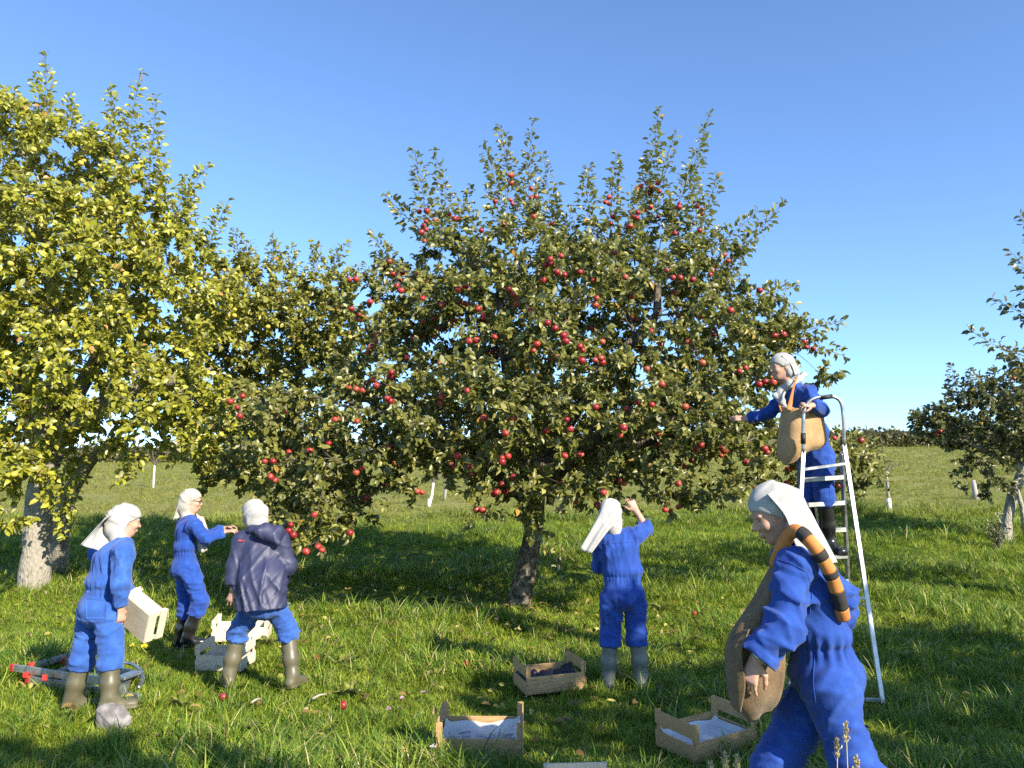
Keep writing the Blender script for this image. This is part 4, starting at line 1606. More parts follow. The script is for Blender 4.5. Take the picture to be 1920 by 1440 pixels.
        for axis in range(3):
            o1, o2 = (axis + 1) % 3, (axis + 2) % 3
            sl0, sl1 = [slice(None)] * 3, [slice(None)] * 3
            sl0[axis], sl1[axis] = slice(0, -1), slice(1, None)
            A, B = ins[tuple(sl0)], ins[tuple(sl1)]
            for pos in (True, False):
                E = np.argwhere((A & ~B) if pos else (~A & B))
                ok = (E[:, o1] > 0) & (E[:, o2] > 0) & (E[:, o1] < act.shape[o1]) & (E[:, o2] < act.shape[o2])
                E = E[ok]
                q = []
                for d1, d2 in ((-1, -1), (0, -1), (0, 0), (-1, 0)):
                    e = E.copy()
                    e[:, o1] += d1
                    e[:, o2] += d2
                    q.append(idm[e[:, 0], e[:, 1], e[:, 2]])
                q = np.stack(q if pos else q[::-1], 1)
                F.append(q[(q >= 0).all(1)])
        F = np.concatenate(F)
        for _ in range(smooth_it):       # one light relaxation against stair-steps
            S_, C_ = np.zeros_like(V), np.zeros(len(V))
            for e in ((0, 1), (1, 2), (2, 3), (3, 0)):
                np.add.at(S_, F[:, e[0]], V[F[:, e[1]]])
                np.add.at(S_, F[:, e[1]], V[F[:, e[0]]])
                np.add.at(C_, F[:, e[0]], 1)
                np.add.at(C_, F[:, e[1]], 1)
            V = V * .5 + .5 * S_ / np.maximum(C_, 1)[:, None]
        mats = [mat]
        tot_l = np.full(len(F), 4)
        flat, V = F.ravel(), V
        if extra is not None:
            V2, F2 = extra
            flat = np.concatenate([flat, (np.asarray(F2) + len(V)).ravel()])
            tot_l = np.concatenate([tot_l, np.full(len(F2), 4)])
            V = np.concatenate([V, V2])
        o0 = np.array(root.location)
        me = mesh_np(name, V - o0, flat, tot_l)
        me.materials.append(mat)
        return link(name, me, root)


def patch(rows, nu=28, nv=24, thick=.004, wave=0.0, wf=5.0, seed=0):
    """cloth sheet through rows of control points, with thickness and folds running along the rows' direction"""
    rng = np.random.default_rng(seed)
    ph = rng.uniform(0, 6.28, 4)
    R = [np.array(bez(r, 40)) for r in rows]
    def at(poly, f):
        L = np.concatenate([[0], np.cumsum(np.linalg.norm(np.diff(poly, axis=0), axis=1))])
        s = f * L[-1]
        return np.stack([np.interp(s, L, poly[:, i]) for i in range(3)], -1)
    fu = np.linspace(0, 1, nu)
    C = np.stack([at(r, fu) for r in R])                # rows x nu x 3
    G = np.stack([at(np.array(bez(list(C[:, i]), 40)), np.linspace(0, 1, nv)) for i in range(nu)], 1)  # nv x nu x 3
    du, dv = np.gradient(G, axis=1), np.gradient(G, axis=0)
    N = np.cross(du, dv)
    N /= np.maximum(np.linalg.norm(N, axis=-1, keepdims=True), 1e-9)
    U, Vv = np.meshgrid(fu, np.linspace(0, 1, nv))
    f = wave * (.3 + .7 * Vv) * (np.sin(U * wf * 6.28 + ph[0] + 1.1 * np.sin(Vv * 2.5 + ph[1])) + .2 * np.sin(U * wf * 11.1 + ph[2] + Vv * 2))
    G = G + N * f[..., None]
    A, B = G + N * thick / 2, G - N * thick / 2
    V = np.concatenate([A.reshape(-1, 3), B.reshape(-1, 3)])
    k = nu * nv
    i, j = np.meshgrid(np.arange(nv - 1), np.arange(nu - 1), indexing='ij')
    a = (i * nu + j).ravel()
    F = [np.stack([a, a + 1, a + nu + 1, a + nu], 1), np.stack([a, a + nu, a + nu + 1, a + 1], 1) + k]
    bd = [(q, q + 1) for q in range(nu - 1)] + [(q * nu + nu - 1, (q + 1) * nu + nu - 1) for q in range(nv - 1)] + [((nv - 1) * nu + q + 1, (nv - 1) * nu + q) for q in range(nu - 2, -1, -1)] + [((q + 1) * nu, q * nu) for q in range(nv - 2, -1, -1)]
    F.append(np.array([(p, p + k, q + k, q) for p, q in bd]))
    return V, np.concatenate(F)


def patch_obj(name, mat, root, rows, **kw):
    V, F = patch(rows, **kw)
    me = mesh_np(name, V - np.array(root.location), F, np.full(len(F), 4))
    me.materials.append(mat)
    return link(name, me, root)


def joinVF(*parts):
    V, F, b = [], [], 0
    for v, f in parts:
        V.append(v)
        F.append(f + b)
        b += len(v)
    return np.concatenate(V), np.concatenate(F)


def frame(fwd, up=(0, 0, 1)):
    """columns: right, forward, up"""
    f = unit(fwd)
    r = unit(np.cross(f, np.asarray(up, float)))
    u = np.cross(r, f)
    return np.stack([r, f, u], 1)


# cloth and skin
M['skin'] = noise_mat('skin', (.42, .235, .165), (.50, .295, .21), 14, .5, bump=.05, bscale=90, spec=.35)
def cloth_mat(name, c0, c1, c2, rough=.85, weave=420.0, bump=.12, sheen=.15):
    m, nt, out = nmat(name)
    tc = node(nt, 'ShaderNodeTexCoord')
    n1 = node(nt, 'ShaderNodeTexNoise', {'Vector': tc.outputs['Object'], 'Scale': 9.0, 'Detail': 5.0, 'Roughness': .65})
    n2 = node(nt, 'ShaderNodeTexNoise', {'Vector': tc.outputs['Object'], 'Scale': weave, 'Detail': 2.0})
    n3 = node(nt, 'ShaderNodeTexNoise', {'Vector': tc.outputs['Object'], 'Scale': 34.0, 'Detail': 3.0})
    col = ramp(nt, n1.outputs[0], [(.3, c0), (.55, c1), (.75, c2)])
    g = ramp(nt, n2.outputs[0], [(.3, (.8, .8, .8)), (.7, (1.12, 1.12, 1.12))])
    col = mixc(nt, .7, col, g, 'MULTIPLY')
    n4 = node(nt, 'ShaderNodeTexNoise', {'Vector': tc.outputs['Object'], 'Scale': 7.0, 'Detail': 4.0, 'Distortion': 1.2}, noise_type='RIDGED_MULTIFRACTAL')
    hs = node(nt, 'ShaderNodeMath', {0: n3.outputs[0], 1: .7, 2: n2.outputs[0]}, operation='MULTIPLY_ADD')
    b0 = node(nt, 'ShaderNodeBump', {'Height': n4.outputs[0], 'Strength': bump * 4, 'Distance': .012})
    bp = node(nt, 'ShaderNodeBump', {'Height': hs.outputs[0], 'Strength': bump * 3, 'Distance': .006, 'Normal': b0.outputs[0]})
    b = node(nt, 'ShaderNodeBsdfPrincipled', {'Base Color': col, 'Roughness': rough, 'Specular IOR Level': .2, 'Sheen Weight': sheen, 'Normal': bp.outputs[0]})
    nt.links.new(b.outputs[0], out.inputs[0])
    return m


M['blue'] = cloth_mat('royal_blue_cotton', (.013, .044, .225), (.018, .064, .305), (.030, .095, .39))
M['blue_faded'] = cloth_mat('faded_blue_cotton', (.022, .070, .275), (.034, .104, .365), (.065, .155, .45))
M['white_cloth'] = cloth_mat('white_linen', (.33, .325, .31), (.39, .385, .37), (.44, .435, .42), .9)
M['grey_cloth'] = cloth_mat('grey_linen', (.30, .30, .30), (.36, .36, .355), (.42, .415, .405), .9)
M['beige_scarf'] = cloth_mat('pale_striped_scarf', (.30, .28, .225), (.42, .40, .345), (.47, .455, .40), .9)
M['jacket'] = noise_mat('navy_rain_jacket', (.024, .028, .068), (.034, .038, .088), 8, .55, bump=.10, bscale=22, spec=.5)
M['boot_green'] = noise_mat('olive_rubber', (.075, .068, .038), (.11, .10, .058), 9, .42, spec=.5, c2=(.16, .14, .09), scale2=6, f2=.35)
M['boot_grey'] = noise_mat('grey_green_rubber', (.10, .11, .095), (.15, .155, .13), 9, .42, spec=.5)
M['boot_black'] = noise_mat('black_rubber', (.010, .010, .010), (.018, .018, .018), 9, .25, spec=.6)
M['sole'] = noise_mat('boot_sole', (.03, .03, .025), (.06, .055, .045), 20, .8)
M['burlap'] = cloth_mat('brown_burlap', (.11, .07, .034), (.175, .115, .058), (.22, .15, .082), .95, 260.0, .3)
M['tan_bag'] = cloth_mat('tan_canvas', (.33, .20, .09), (.42, .27, .13), (.48, .33, .18), .9, 300.0, .2)
M['orange'] = noise_mat('orange_strap_cloth', (.44, .15, .035), (.54, .22, .06), 12, .7, bump=.1)
M['black_cloth'] = noise_mat('black_strap_cloth', (.022, .02, .02), (.04, .036, .034), 30, .8, bump=.1)
M['eye'] = noise_mat('dark_eye', (.02, .015, .012), (.03, .02, .015), 20, .2)
M['glasses'] = noise_mat('dark_spectacle_frame', (.03, .02, .02), (.06, .03, .03), 20, .4)
M['red_patch'] = noise_mat('red_badge', (.5, .02, .03), (.6, .04, .05), 30, .6)
M['metal_watch'] = metal_mat('watch_metal', (.7, .7, .7), .3)
M['hair'] = noise_mat('brown_hair', (.05, .03, .018), (.09, .055, .03), 40, .6, stretch=(1, 1, .1))


def add_head(v, c, fwd, up, s=1.0):
    """cranium, jaw, nose, brow, lips, chin, ears into the body volume; c is the head centre"""
    R = frame(fwd, up)
    r, f, u = R[:, 0], R[:, 1], R[:, 2]
    p = lambda a, b, e: c + s * (a * r + b * f + e * u)
    v.ell(p(0, -.012, .028), R, np.array([.073, .090, .088]) * s, .02)
    v.ell(p(0, .022, -.030), R, np.array([.058, .066, .078]) * s, .03)
    v.ell(p(0, .052, -.090), R, np.array([.026, .024, .022]) * s, .03)          # chin
    v.cone(p(0, .084, .012), p(0, .103, -.022), .007 * s, .0105 * s, .012)        # nose
    for q in (-1, 1):
        v.ell(p(q * .009, .092, -.026), R, np.array([.008, .009, .007]) * s, .008)   # nostril wings
        v.ell(p(q * .030, .074, .024), R, np.array([.022, .012, .009]) * s, .012)    # brow
        v.ell(p(q * .036, .064, -.022), R, np.array([.022, .020, .020]) * s, .02)    # cheek
        v.ell(p(q * .074, -.010, -.012), R, np.array([.010, .018, .030]) * s, .008)  # ear
        v.cone(p(q * .045, -.005, -.062), p(q * .022, .048, -.086), .016 * s, .014 * s, .025)   # jaw line
    v.ell(p(0, .090, -.052), R, np.array([.022, .010, .006]) * s, .007)
    v.ell(p(0, .087, -.062), R, np.array([.019, .010, .007]) * s, .007)
    return p, R


def add_hand(v, wrist, dirn, back, thumb_side, curl=.35, s=1.0, spread=.10, curls=None):
    """palm, four unequal fingers and a thumb; back = outward normal of the back of the hand, thumb_side=+1/-1"""
    f = unit(dirn)
    b = unit(np.asarray(back, float) - f * np.dot(back, f))
    t = np.cross(f, b) * thumb_side           # towards the thumb
    w = np.asarray(wrist, float)
    P = lambda a, e, g: w + s * (a * f + e * t + g * b)
    v.slab(P(-.01, 0, 0), P(.085, .002, 0), t, .026 * s, .038 * s, .016 * s, .013 * s, .012, 2.6)
    lens = (.070, .078, .072, .056)
    offs = (.030, .010, -.010, -.029)
    for i, (L, o) in enumerate(zip(lens, offs)):
        cu = curls[i] if curls else curl * (1 + .12 * i)
        a0 = P(.082 - .004 * abs(i - 1), o, .002)
        d = unit(f + t * (o / .03) * spread)
        pos, ang = a0, 0.0
        r = (.0085 - .0006 * i) * s
        for q, fr in enumerate((.46, .30, .24)):
            ang += cu * (.8, 1.1, .8)[q]
            st = d * math.cos(ang) - b * math.sin(ang)
            nx = pos + st * L * fr * s
            v.cone(pos, nx, r, r * .9, .004 if q else .006)
            pos, r = nx, r * .9
    m0 = P(.02, .022, -.004)
    m1 = m0 + s * .036 * unit(f * .55 + t * .75 - b * .25)
    m2 = m1 + s * .032 * unit(f * .85 + t * .30 - b * (.25 + curl * .4))
    m3 = m2 + s * .024 * unit(f * .95 + t * .05 - b * (.3 + curl * .6))
    v.path([m0, m1, m2, m3], [.014 * s, .0115 * s, .0095 * s, .008 * s], .007)


def boot(root, knee_end, ankle, toe_dir, mat, top_r=.062, up_ext=.0):
    """rubber boot: shaft, heel, foot, sole; ankle is the ankle joint"""
    a, k = np.asarray(ankle, float), np.asarray(knee_end, float)
    td = unit(np.array([toe_dir[0], toe_dir[1], 0.0]))
    sd = np.array([td[1], -td[0], 0])
    heel = a + np.array([0, 0, -.075]) - td * .035
    toe = heel + td * .20
    v = Vox([a, k, heel, toe], .12, .007)
    v.path([k, a * .6 + k * .4, a], [top_r, top_r * .93, .048], .03)
    v.slab(heel + (0, 0, .015), toe + (0, 0, .006), sd, .040, .046, .036, .030, .04)
    v.cone(a, heel + td * .09 + (0, 0, .02), .047, .042, .04)
    v.slab(heel - td * .005 + (0, 0, -.018), toe + td * .01 + (0, 0, -.018), sd, .042, .049, .013, .012, .008, 3)
    ax = unit(a - k)
    v.cut(k + ax * .002, -ax)
    # hollow rim
    v.slab(k - ax * .05, k - ax * .0, sd, .001, .001, .001, .001, 0)
    o = v.mesh('boot', mat, root)
    return o


def wrinkle(seed, amp, freq=(14, 34), axis=(0, 0, 1), mask=None, sharp=.8, jit=.55):
    """soft creases mostly across the given axis"""
    r = np.random.default_rng(seed)
    ax = unit(axis)
    comp = []
    for i in range(5):
        d = unit(ax + r.normal(size=3) * jit)
        e = unit(r.normal(size=3))
        comp.append((d, e, r.uniform(*freq), r.uniform(0, 6.28), r.uniform(5, 10), r.uniform(0, 6.28)))
    m1 = [(unit(r.normal(size=3)), r.uniform(5, 9), r.uniform(0, 6.28)) for _ in range(5)]
    def fn(X, Y, Z):
        t = 0
        for i, (d, e, f, p, g, q) in enumerate(comp):
            a = (X * d[0] + Y * d[1] + Z * d[2]) * f + p + 1.3 * np.sin((X * e[0] + Y * e[1] + Z * e[2]) * g + q)
            w, gf, gq = m1[i]
            mk = .5 + .5 * np.sin((X * w[0] + Y * w[1] + Z * w[2]) * gf + gq)
            t = t - (np.exp(-np.sin(a) ** 2 / .13) - .25) * np.clip(mk * 1.5 - .35, 0, 1)
        t = t * amp
        if mask is not None:
            t = t * mask(X, Y, Z)
        return t
    return fn


def gathers(c, n_dir, axis_u, zc, amp, n=26, band=.045):
    """small vertical gathers around an elastic waist"""
    r_, f_ = n_dir
    def fn(X, Y, Z):
        a = np.arctan2((X - c[0]) * f_[0] + (Y - c[1]) * f_[1], (X - c[0]) * r_[0] + (Y - c[1]) * r_[1])
        zz = (Z - zc)
        return amp * (np.sin(a * n + 1.2 * np.sin(a * 5)) * np.exp(-(zz / band) ** 2)) + amp * .9 * np.exp(-(zz / .012) ** 2)
    return fn


def person(label, J, d0, heading, head_fwd, head_up=(0, 0, 1), suit='blue', boots='boot_green', size=1.0, h_body=.009, h_suit=.0094, waist_fold=True, seed=0,
           hands=None, sleeve_end=(.93, .93), toes=None, cuff=False, torso='suit', baggy=1.0, boot_top=.42, coverall_fn=None, arm_scale=1.0, cuff_flare=1.0, fold_amp=1.0):
    """J: joints in photo pixels with a depth offset. Builds body (one surface), coverall, boots."""
    Q = {k: px(v[0], v[1], d0 + v[2]) for k, v in J.items()}
    foot = np.array([(Q['anL'][0] + Q['anR'][0]) / 2, (Q['anL'][1] + Q['anR'][1]) / 2, 0])
    foot[2] = min(Q['anL'][2], Q['anR'][2]) - .09
    root = thing('person', label, 'person', foot, 'apple pickers')
    hd = unit(np.array([heading[0], heading[1], 0.0]))
    rt = np.array([hd[1], -hd[0], 0])
    s = size
    # ---- body
    v = Vox(list(Q.values()), .30, h_body)
    p, R = add_head(v, Q['head'], head_fwd, head_up, s)
    v.cone(Q['head'] + np.array([0, 0, -.05]) - unit(head_fwd) * .02, Q['neck'], .050 * s, .054 * s, .03)
    v.slab(Q['neck'] + (0, 0, -.07), Q['chest'], rt, .07, .12, .055, .075, .04)
    v.slab(Q['chest'], Q['waist'], rt, .12, .10, .075, .07, .05)
    v.slab(Q['waist'], Q['pelvis'], rt, .10, .12, .07, .085, .05)
    for q in 'LR':
        v.path([Q['neck'] * .5 + Q['sh' + q] * .5 + (0, 0, -.05), Q['sh' + q] + (0, 0, -.02), Q['el' + q], Q['wr' + q]], [.030, .036, .032, .024], .03)
        v.path([Q['hip' + q], Q['kn' + q], Q['an' + q]], [.07, .048, .034], .03)
        toe = unit(np.array([*(toes[q] if toes else hd), 0.0])[:3]) * .15
        v.cone(Q['an' + q] + (0, 0, -.05), Q['an' + q] + (0, 0, -.064) + toe * .8, .027, .016, .03)
        hdn = (hands or {}).get(q)
        if hdn:
            add_hand(v, Q['wr' + q], hdn['dir'], hdn['back'], hdn['thumb'], hdn.get('curl', .35), s * .98, hdn.get('spread', .1), hdn.get('curls'))
        else:
            add_hand(v, Q['wr' + q], Q['wr' + q] - Q['el' + q], rt if q == 'R' else -rt, 1 if q == 'R' else -1, .4, s * .98)
    body = v.mesh('body', M['skin'], root)
    for q in (-1, 1):
        eb = MB()
        c = p(q * .030, .0735, .004)
        n = 8
        vs, fs = [], []
        for i in range(5):
            th = math.pi * i / 4
            for k in range(n):
                a = 2 * math.pi * k / n
                vs.append(c + .0085 * s * (R[:, 0] * math.sin(th) * math.cos(a) * 1.3 + R[:, 2] * math.sin(th) * math.sin(a) * .5 + R[:, 1] * math.cos(th)))
        for i in range(4):
            for k in range(n):
                fs.append((i * n + k, i * n + (k + 1) % n, (i + 1) * n + (k + 1) % n, (i + 1) * n + k))
        eb.add([x - foot for x in vs], fs)
        eb.build('eye', M['eye'], body, True)
    # ---- coverall
    g = baggy
    v = Vox([Q[k] for k in Q if k != 'head'], .26, h_suit)
    tk = .045
    v.slab(Q['neck'] + (0, 0, -.055) - hd * .0, Q['chest'], rt, .125 * g, .165 * g, .085, .110 * g, tk)
    v.slab(Q['chest'], Q['waist'] + (0, 0, .03), rt, .165 * g, .150 * g, .110 * g, .105 * g, tk)
    v.slab(Q['waist'], Q['pelvis'], rt, .142 * g, .172 * g, .100 * g, .128 * g, tk)
    v.ell(Q['pelvis'] - hd * .035 + (0, 0, -.02), np.stack([rt, hd, np.array([0, 0, 1.0])], 1), (.165 * g, .125 * g, .12), .05)
    cuffs = {}
    for q, se in zip('LR', sleeve_end):
        A, B, C = Q['sh' + q], Q['el' + q], Q['wr' + q]
        v.path([Q['neck'] * .5 + A * .5 + (0, 0, -.03), A], [.066, .072 * arm_scale], .04)
        w = Vox([A, B, C], .2, h_suit)
        C2 = B + (C - B) * se
        n = unit(C - B)
        w.path([A, B], [.074 * arm_scale, .062 * arm_scale * g], .035)
        w.path([B, C2 + n * .06], [.062 * arm_scale * g, .047 * arm_scale * g * cuff_flare], .03)
        w.fold(wrinkle(seed + 11 + ord(q), .0080 * fold_amp, (22, 40), tuple(unit(unit(B - A) + unit(C - B))), None, .9, .4))
        w.chop(C2, n)
        cuffs[q] = (C2, n)
        v.merge(w, .022)
        K = Q['kn' + q]
        BT = K + (Q['an' + q] - K) * boot_top
        n = unit(Q['an' + q] - K)
        w = Vox([Q['hip' + q], K, BT], .22, h_suit)
        w.path([Q['hip' + q], K], [.110 * g, .084 * g], .045)
        w.path([K, BT + n * .06], [.084 * g, .076 * g], .035)
        w.cone(BT - n * .045, BT - n * .03, .088 * g, .086 * g, .03)
        w.fold(wrinkle(seed + 15 + ord(q), .0065 * fold_amp, (22, 40), tuple(n), None, .9, .35))
        w.chop(BT, n)
        v.merge(w, .012)
    z_hi, z_lo = Q['chest'][2], Q['kn' + 'L'][2]
    zb = min((Q['knL'] + (Q['anL'] - Q['knL']) * boot_top)[2], (Q['knR'] + (Q['anR'] - Q['knR']) * boot_top)[2])
    zw, zh = Q['waist'][2], Q['pelvis'][2]
    up = lambda Z: 1 / (1 + np.exp(-(Z - zw - .02) * 40))
    # draping folds of the blouse, long and near vertical, slanting in from the shoulders
    v.fold(wrinkle(seed + 1, .0085 * fold_amp, (24, 40), tuple(unit(rt + np.array([0, 0, .25]))), lambda X, Y, Z: up(Z), .9, .16))
    v.fold(wrinkle(seed + 2, .0080 * fold_amp, (20, 36), tuple(unit(rt * .8 - np.array([0, 0, .55]) + hd * .3)), lambda X, Y, Z: up(Z) * np.clip((Z - zw) / .2, 0, 1), .9, .2))
    # blousing just above the elastic
    v.fold(lambda X, Y, Z: -.010 * np.exp(-((Z - zw - .055) / .04) ** 2))
    # trouser legs: cross folds bunching towards the boots, drag lines from the crotch
    v.fold(wrinkle(seed + 5, .0085 * fold_amp, (34, 60), (0, 0, 1), lambda X, Y, Z: np.exp(-np.maximum(Z - zb, 0) / .16) * (1 - up(Z)), .9, .22))
    v.fold(wrinkle(seed + 6, .0085 * fold_amp, (20, 36), tuple(unit(rt * .5 + np.array([0, 0, .8]))), lambda X, Y, Z: np.exp(-((Z - zh + .14) / .13) ** 2), .9, .3))
    v.fold(wrinkle(seed + 7, .0060 * fold_amp, (16, 28), tuple(rt), lambda X, Y, Z: 1 - up(Z), .9, .3))
    if waist_fold:
        v.fold(gathers(Q['waist'], (rt, hd), None, Q['waist'][2], .0055))
    if coverall_fn:
        coverall_fn(v, Q)
    suit_o = v.mesh('coverall', M[suit], root)
    for q in 'LR':
        K = Q['kn' + q]
        boot(root, K + (Q['an' + q] - K) * (boot_top - .10), Q['an' + q], toes[q] if toes else hd, M[boots], .066)
    return root, Q, dict(hd=hd, rt=rt, head=p, R=R, body=body, suit=suit_o, foot=foot)


def headscarf(root, Q, info, tail_rows=None, mat='white_cloth', s=1.0, brow=.052, wrap=True, band=True, wave=.006, wf=3.0, seed=0, tail_kw=None, bulge=0.0, face_cut=None, nape=True):
    """cloth tied over the head: close cap with a band at the brow, gathered at the nape, hanging tail"""
    c, R = Q['head'], info['R']
    r, f, u = R[:, 0], R[:, 1], R[:, 2]
    p = info['head']
    v = Vox([p(0, 0, 0), p(0, -.1, .1), Q['neck']], .20, .0065)
    v.ell(p(0, -.016, .036), R, np.array([.087, .104, .098]) * s, .02)
    v.ell(p(0, -.060, .005 - bulge * .2), R, np.array([.080, .072 + bulge, .085]) * s, .05)
    fc = face_cut or (.012, .030)
    # open the face: remove below the brow line in front
    n = unit(f * .62 - u * .78)
    v.cut(p(0, fc[0] + .045, fc[1]), n)
    v.fold(wrinkle(seed + 3, .0065, (28, 48), tuple(unit(r * .15 + u * .9 + f * .35)), lambda X, Y, Z: 1 / (1 + np.exp(((X - c[0]) * f[0] + (Y - c[1]) * f[1] + (Z - c[2]) * f[2] - .02) * 30)) + .2, .9, .25))
    if wrap:
        v.path([p(-.055, -.035, -.06), p(0, -.085, -.075), p(.055, -.035, -.06)], [.035, .045, .035], .04)
    if nape:
        v.cone(p(0, -.07, -.02), Q['neck'] - info['hd'] * .02, .055, .062, .04)
    ex = None
    if tail_rows:
        ex = patch(tail_rows, **(tail_kw or dict(wave=wave, wf=wf, seed=seed)))
    return v.mesh('headscarf', M[mat], root, ex)


# ---- seams and pockets laid on the cloth surface
from mathutils.bvhtree import BVHTree


class Onto:
    def __init__(self, obj, root):
        me = obj.data
        n = len(me.vertices)
        co = np.zeros(n * 3, np.float32)
        me.vertices.foreach_get('co', co)
        self.off = np.array(root.location)
        co = co.reshape(-1, 3) + self.off
        li = np.zeros(len(me.loops), np.int32)
        me.loops.foreach_get('vertex_index', li)
        self.t = BVHTree.FromPolygons(co.tolist(), li.reshape(-1, 4).tolist())
        self.root = root

    def hit(self, x, y):
        o = Vector((0, 0, CAMH))
        d = Vector(px(x, y, 5.0)) - o
        d.normalize()
        h, nr, i, ds = self.t.ray_cast(o, d)
        if h is None:
            return None
        nr = nr if nr.dot(d) < 0 else -nr
        return np.array(h), np.array(nr)

    def seam(self, pts, mat, r=.0022, n=40, name='seam'):
        cs = np.array(bez([(a, b, 0) for a, b in pts], n))
        out = []
        for c in cs:
            h = self.hit(c[0], c[1])
            if h is not None:
                if out and np.linalg.norm(h[0] - out[-1]) > .06:
                    break
                out.append(h[0] + h[1] * .0008)
        if len(out) > 3:
            mb = MB()
            mb.tube([q - self.off for q in out], r, 5)
            mb.build(name, mat, self.root, True)

    def pocket(self, c, mat, n=9, t=.004, name='pocket'):
        c = np.array(c, float)
        G, N = [], []
        for i in range(n):
            for j in range(n):
                u, w = i / (n - 1), j / (n - 1)
                q = (c[0] * (1 - u) + c[1] * u) * (1 - w) + (c[3] * (1 - u) + c[2] * u) * w
                h = self.hit(*q)
                if h is None:
                    return
                G.append(h[0] + h[1] * t)
                N.append(h[1])
        G, N = np.array(G), np.array(N)
        V = np.concatenate([G, G - N * t * 2]) - self.off
        F = []
        for i in range(n - 1):
            for j in range(n - 1):
                a = i * n + j
                F.append((a, a + 1, a + n + 1, a + n))
        e = [i for i in range(n)] + [i * n + n - 1 for i in range(1, n)] + [(n - 1) * n + j for j in range(n - 2, -1, -1)] + [i * n for i in range(n - 2, 0, -1)]
        for a, b in zip(e, e[1:] + e[:1]):
            F.append((a, b, b + n * n, a + n * n))
        me = mesh_np(name, V, np.array(F), np.full(len(F), 4))
        me.materials.append(mat)
        link(name, me, self.root)

# ---- 1: leftmost person, carrying a crate
PX = px
D1 = 5.85
J1 = dict(head=(238, 977, .14), neck=(228, 1010, .10), chest=(207, 1050, .04), waist=(192, 1102, 0), pelvis=(189, 1138, 0),
          shR=(232, 1036, -.12), elR=(226, 1098, -.16), wrR=(227, 1140, -.12), shL=(186, 1038, .18), elL=(226, 1090, .34), wrL=(258, 1128, .34),
          hipR=(204, 1152, -.07), hipL=(174, 1152, .07), knR=(208, 1222, -.10), knL=(158, 1222, .04), anR=(205, 1306, -.14), anL=(136, 1306, .02))
P1, Q1, I1 = person('leftmost person in a faded blue coverall and white headscarf, carrying a crate', J1, D1, (.75, .66), (.80, .56, -.22), suit='blue_faded', seed=10, size=.98,
                    hands={'R': dict(dir=(.05, .05, -1), back=(.9, -.45, 0), thumb=-1, curl=.35)}, baggy=.97)
headscarf(P1, Q1, I1, [[PX(222, 958, D1 + .06), PX(232, 950, D1 + .14), PX(250, 952, D1 + .22)],
                       [PX(196, 976, D1 - .03), PX(205, 964, D1 + .09), PX(226, 966, D1 + .22)],
                       [PX(172, 1002, D1 - .10), PX(184, 996, D1 + .03), PX(212, 1004, D1 + .14)],
                       [PX(152, 1022, D1 - .14), PX(176, 1030, D1 - .04), PX(210, 1034, D1 + .04)]], seed=2, tail_kw=dict(wave=.011, wf=1.7, seed=2, nu=44, nv=30, thick=.003), bulge=.02)
cr = PX(247, 1158, D1 + .14)
xa = unit(PX(300, 1166, D1 + .05) - PX(240, 1116, D1 + .22))
ya0 = unit(PX(262, 1208, D1 + .22) - PX(300, 1166, D1 + .05))
za = unit(np.cross(xa, ya0))
ya = np.cross(za, xa)
Rc = np.stack([xa, ya, za], 1)
CR7 = crate('pale wooden crate held tilted by the leftmost person', Rc, cr, L=.36, Wd=.24, mat='crate_pale', keep_out=False, hs=.12, he=.15, solid_bottom=True)

# ---- 2: person behind, picking at shoulder height
D2 = 8.15
J2 = dict(head=(360, 940, .04), neck=(354, 968, .02), chest=(350, 995, 0), waist=(346, 1034, 0), pelvis=(349, 1062, 0),
          shR=(364, 985, -.15), elR=(386, 1010, -.12), wrR=(422, 997, -.04), shL=(346, 983, .16), elL=(384, 1004, .26), wrL=(424, 990, .30),
          hipR=(356, 1070, -.08), hipL=(346, 1070, .08), knR=(376, 1128, -.07), knL=(349, 1134, .10), anR=(352, 1192, -.05), anL=(338, 1196, .10))
P2, Q2, I2 = person('person in a blue coverall and pale headscarf picking with an outstretched arm, behind the others', J2, D2, (.86, .5), (.96, .22, -.12), suit='blue', boots='boot_black', seed=20,
                    hands={'R': dict(dir=(.9, .1, .12), back=(0, -.3, .9), thumb=-1, curl=.45), 'L': dict(dir=(.9, .05, .1), back=(0, .4, .9), thumb=1, curl=.5)}, baggy=.93)
headscarf(P2, Q2, I2, [[PX(344, 928, D2 - .04), PX(352, 920, D2 + .05), PX(368, 921, D2 + .12)],
                       [PX(333, 948, D2 - .06), PX(340, 942, D2 + .03), PX(356, 944, D2 + .10)],
                       [PX(324, 975, D2 - .08), PX(332, 972, D2 - .02), PX(346, 966, D2 + .04)]], mat='beige_scarf', seed=4, tail_kw=dict(wave=.006, wf=1.5, seed=4))
patch_obj('scarf_end', M['beige_scarf'], P2, [[PX(368, 962, D2 - .02), PX(376, 968, D2 - .02), PX(382, 968, D2 + .04)], [PX(372, 990, D2 - .04), PX(382, 992, D2 - .05), PX(390, 994, D2)],
                                             [PX(371, 1012, D2 - .05), PX(380, 1014, D2 - .07), PX(388, 1014, D2 - .03)], [PX(373, 1034, D2 - .05), PX(380, 1036, D2 - .08), PX(388, 1032, D2 - .04)]], wave=.007, wf=1.6, seed=5)
ph = I2['head']
gl = MB()
for q in (-1, 1):
    ring = [ph(q * .031 + .022 * math.cos(a), .090, .004 + .017 * math.sin(a)) for a in np.linspace(0, 6.283, 13)]
    gl.tube([x - I2['foot'] for x in ring], .0028, 5, cap=False)
    gl.tube([ph(q * .053, .088, .008) - I2['foot'], ph(q * .078, -.005, .010) - I2['foot']], .0028, 5)
gl.tube([ph(-.010, .092, .006) - I2['foot'], ph(.010, .092, .006) - I2['foot']], .0028, 5)
gl.build('spectacles', M['glasses'], P2, True)

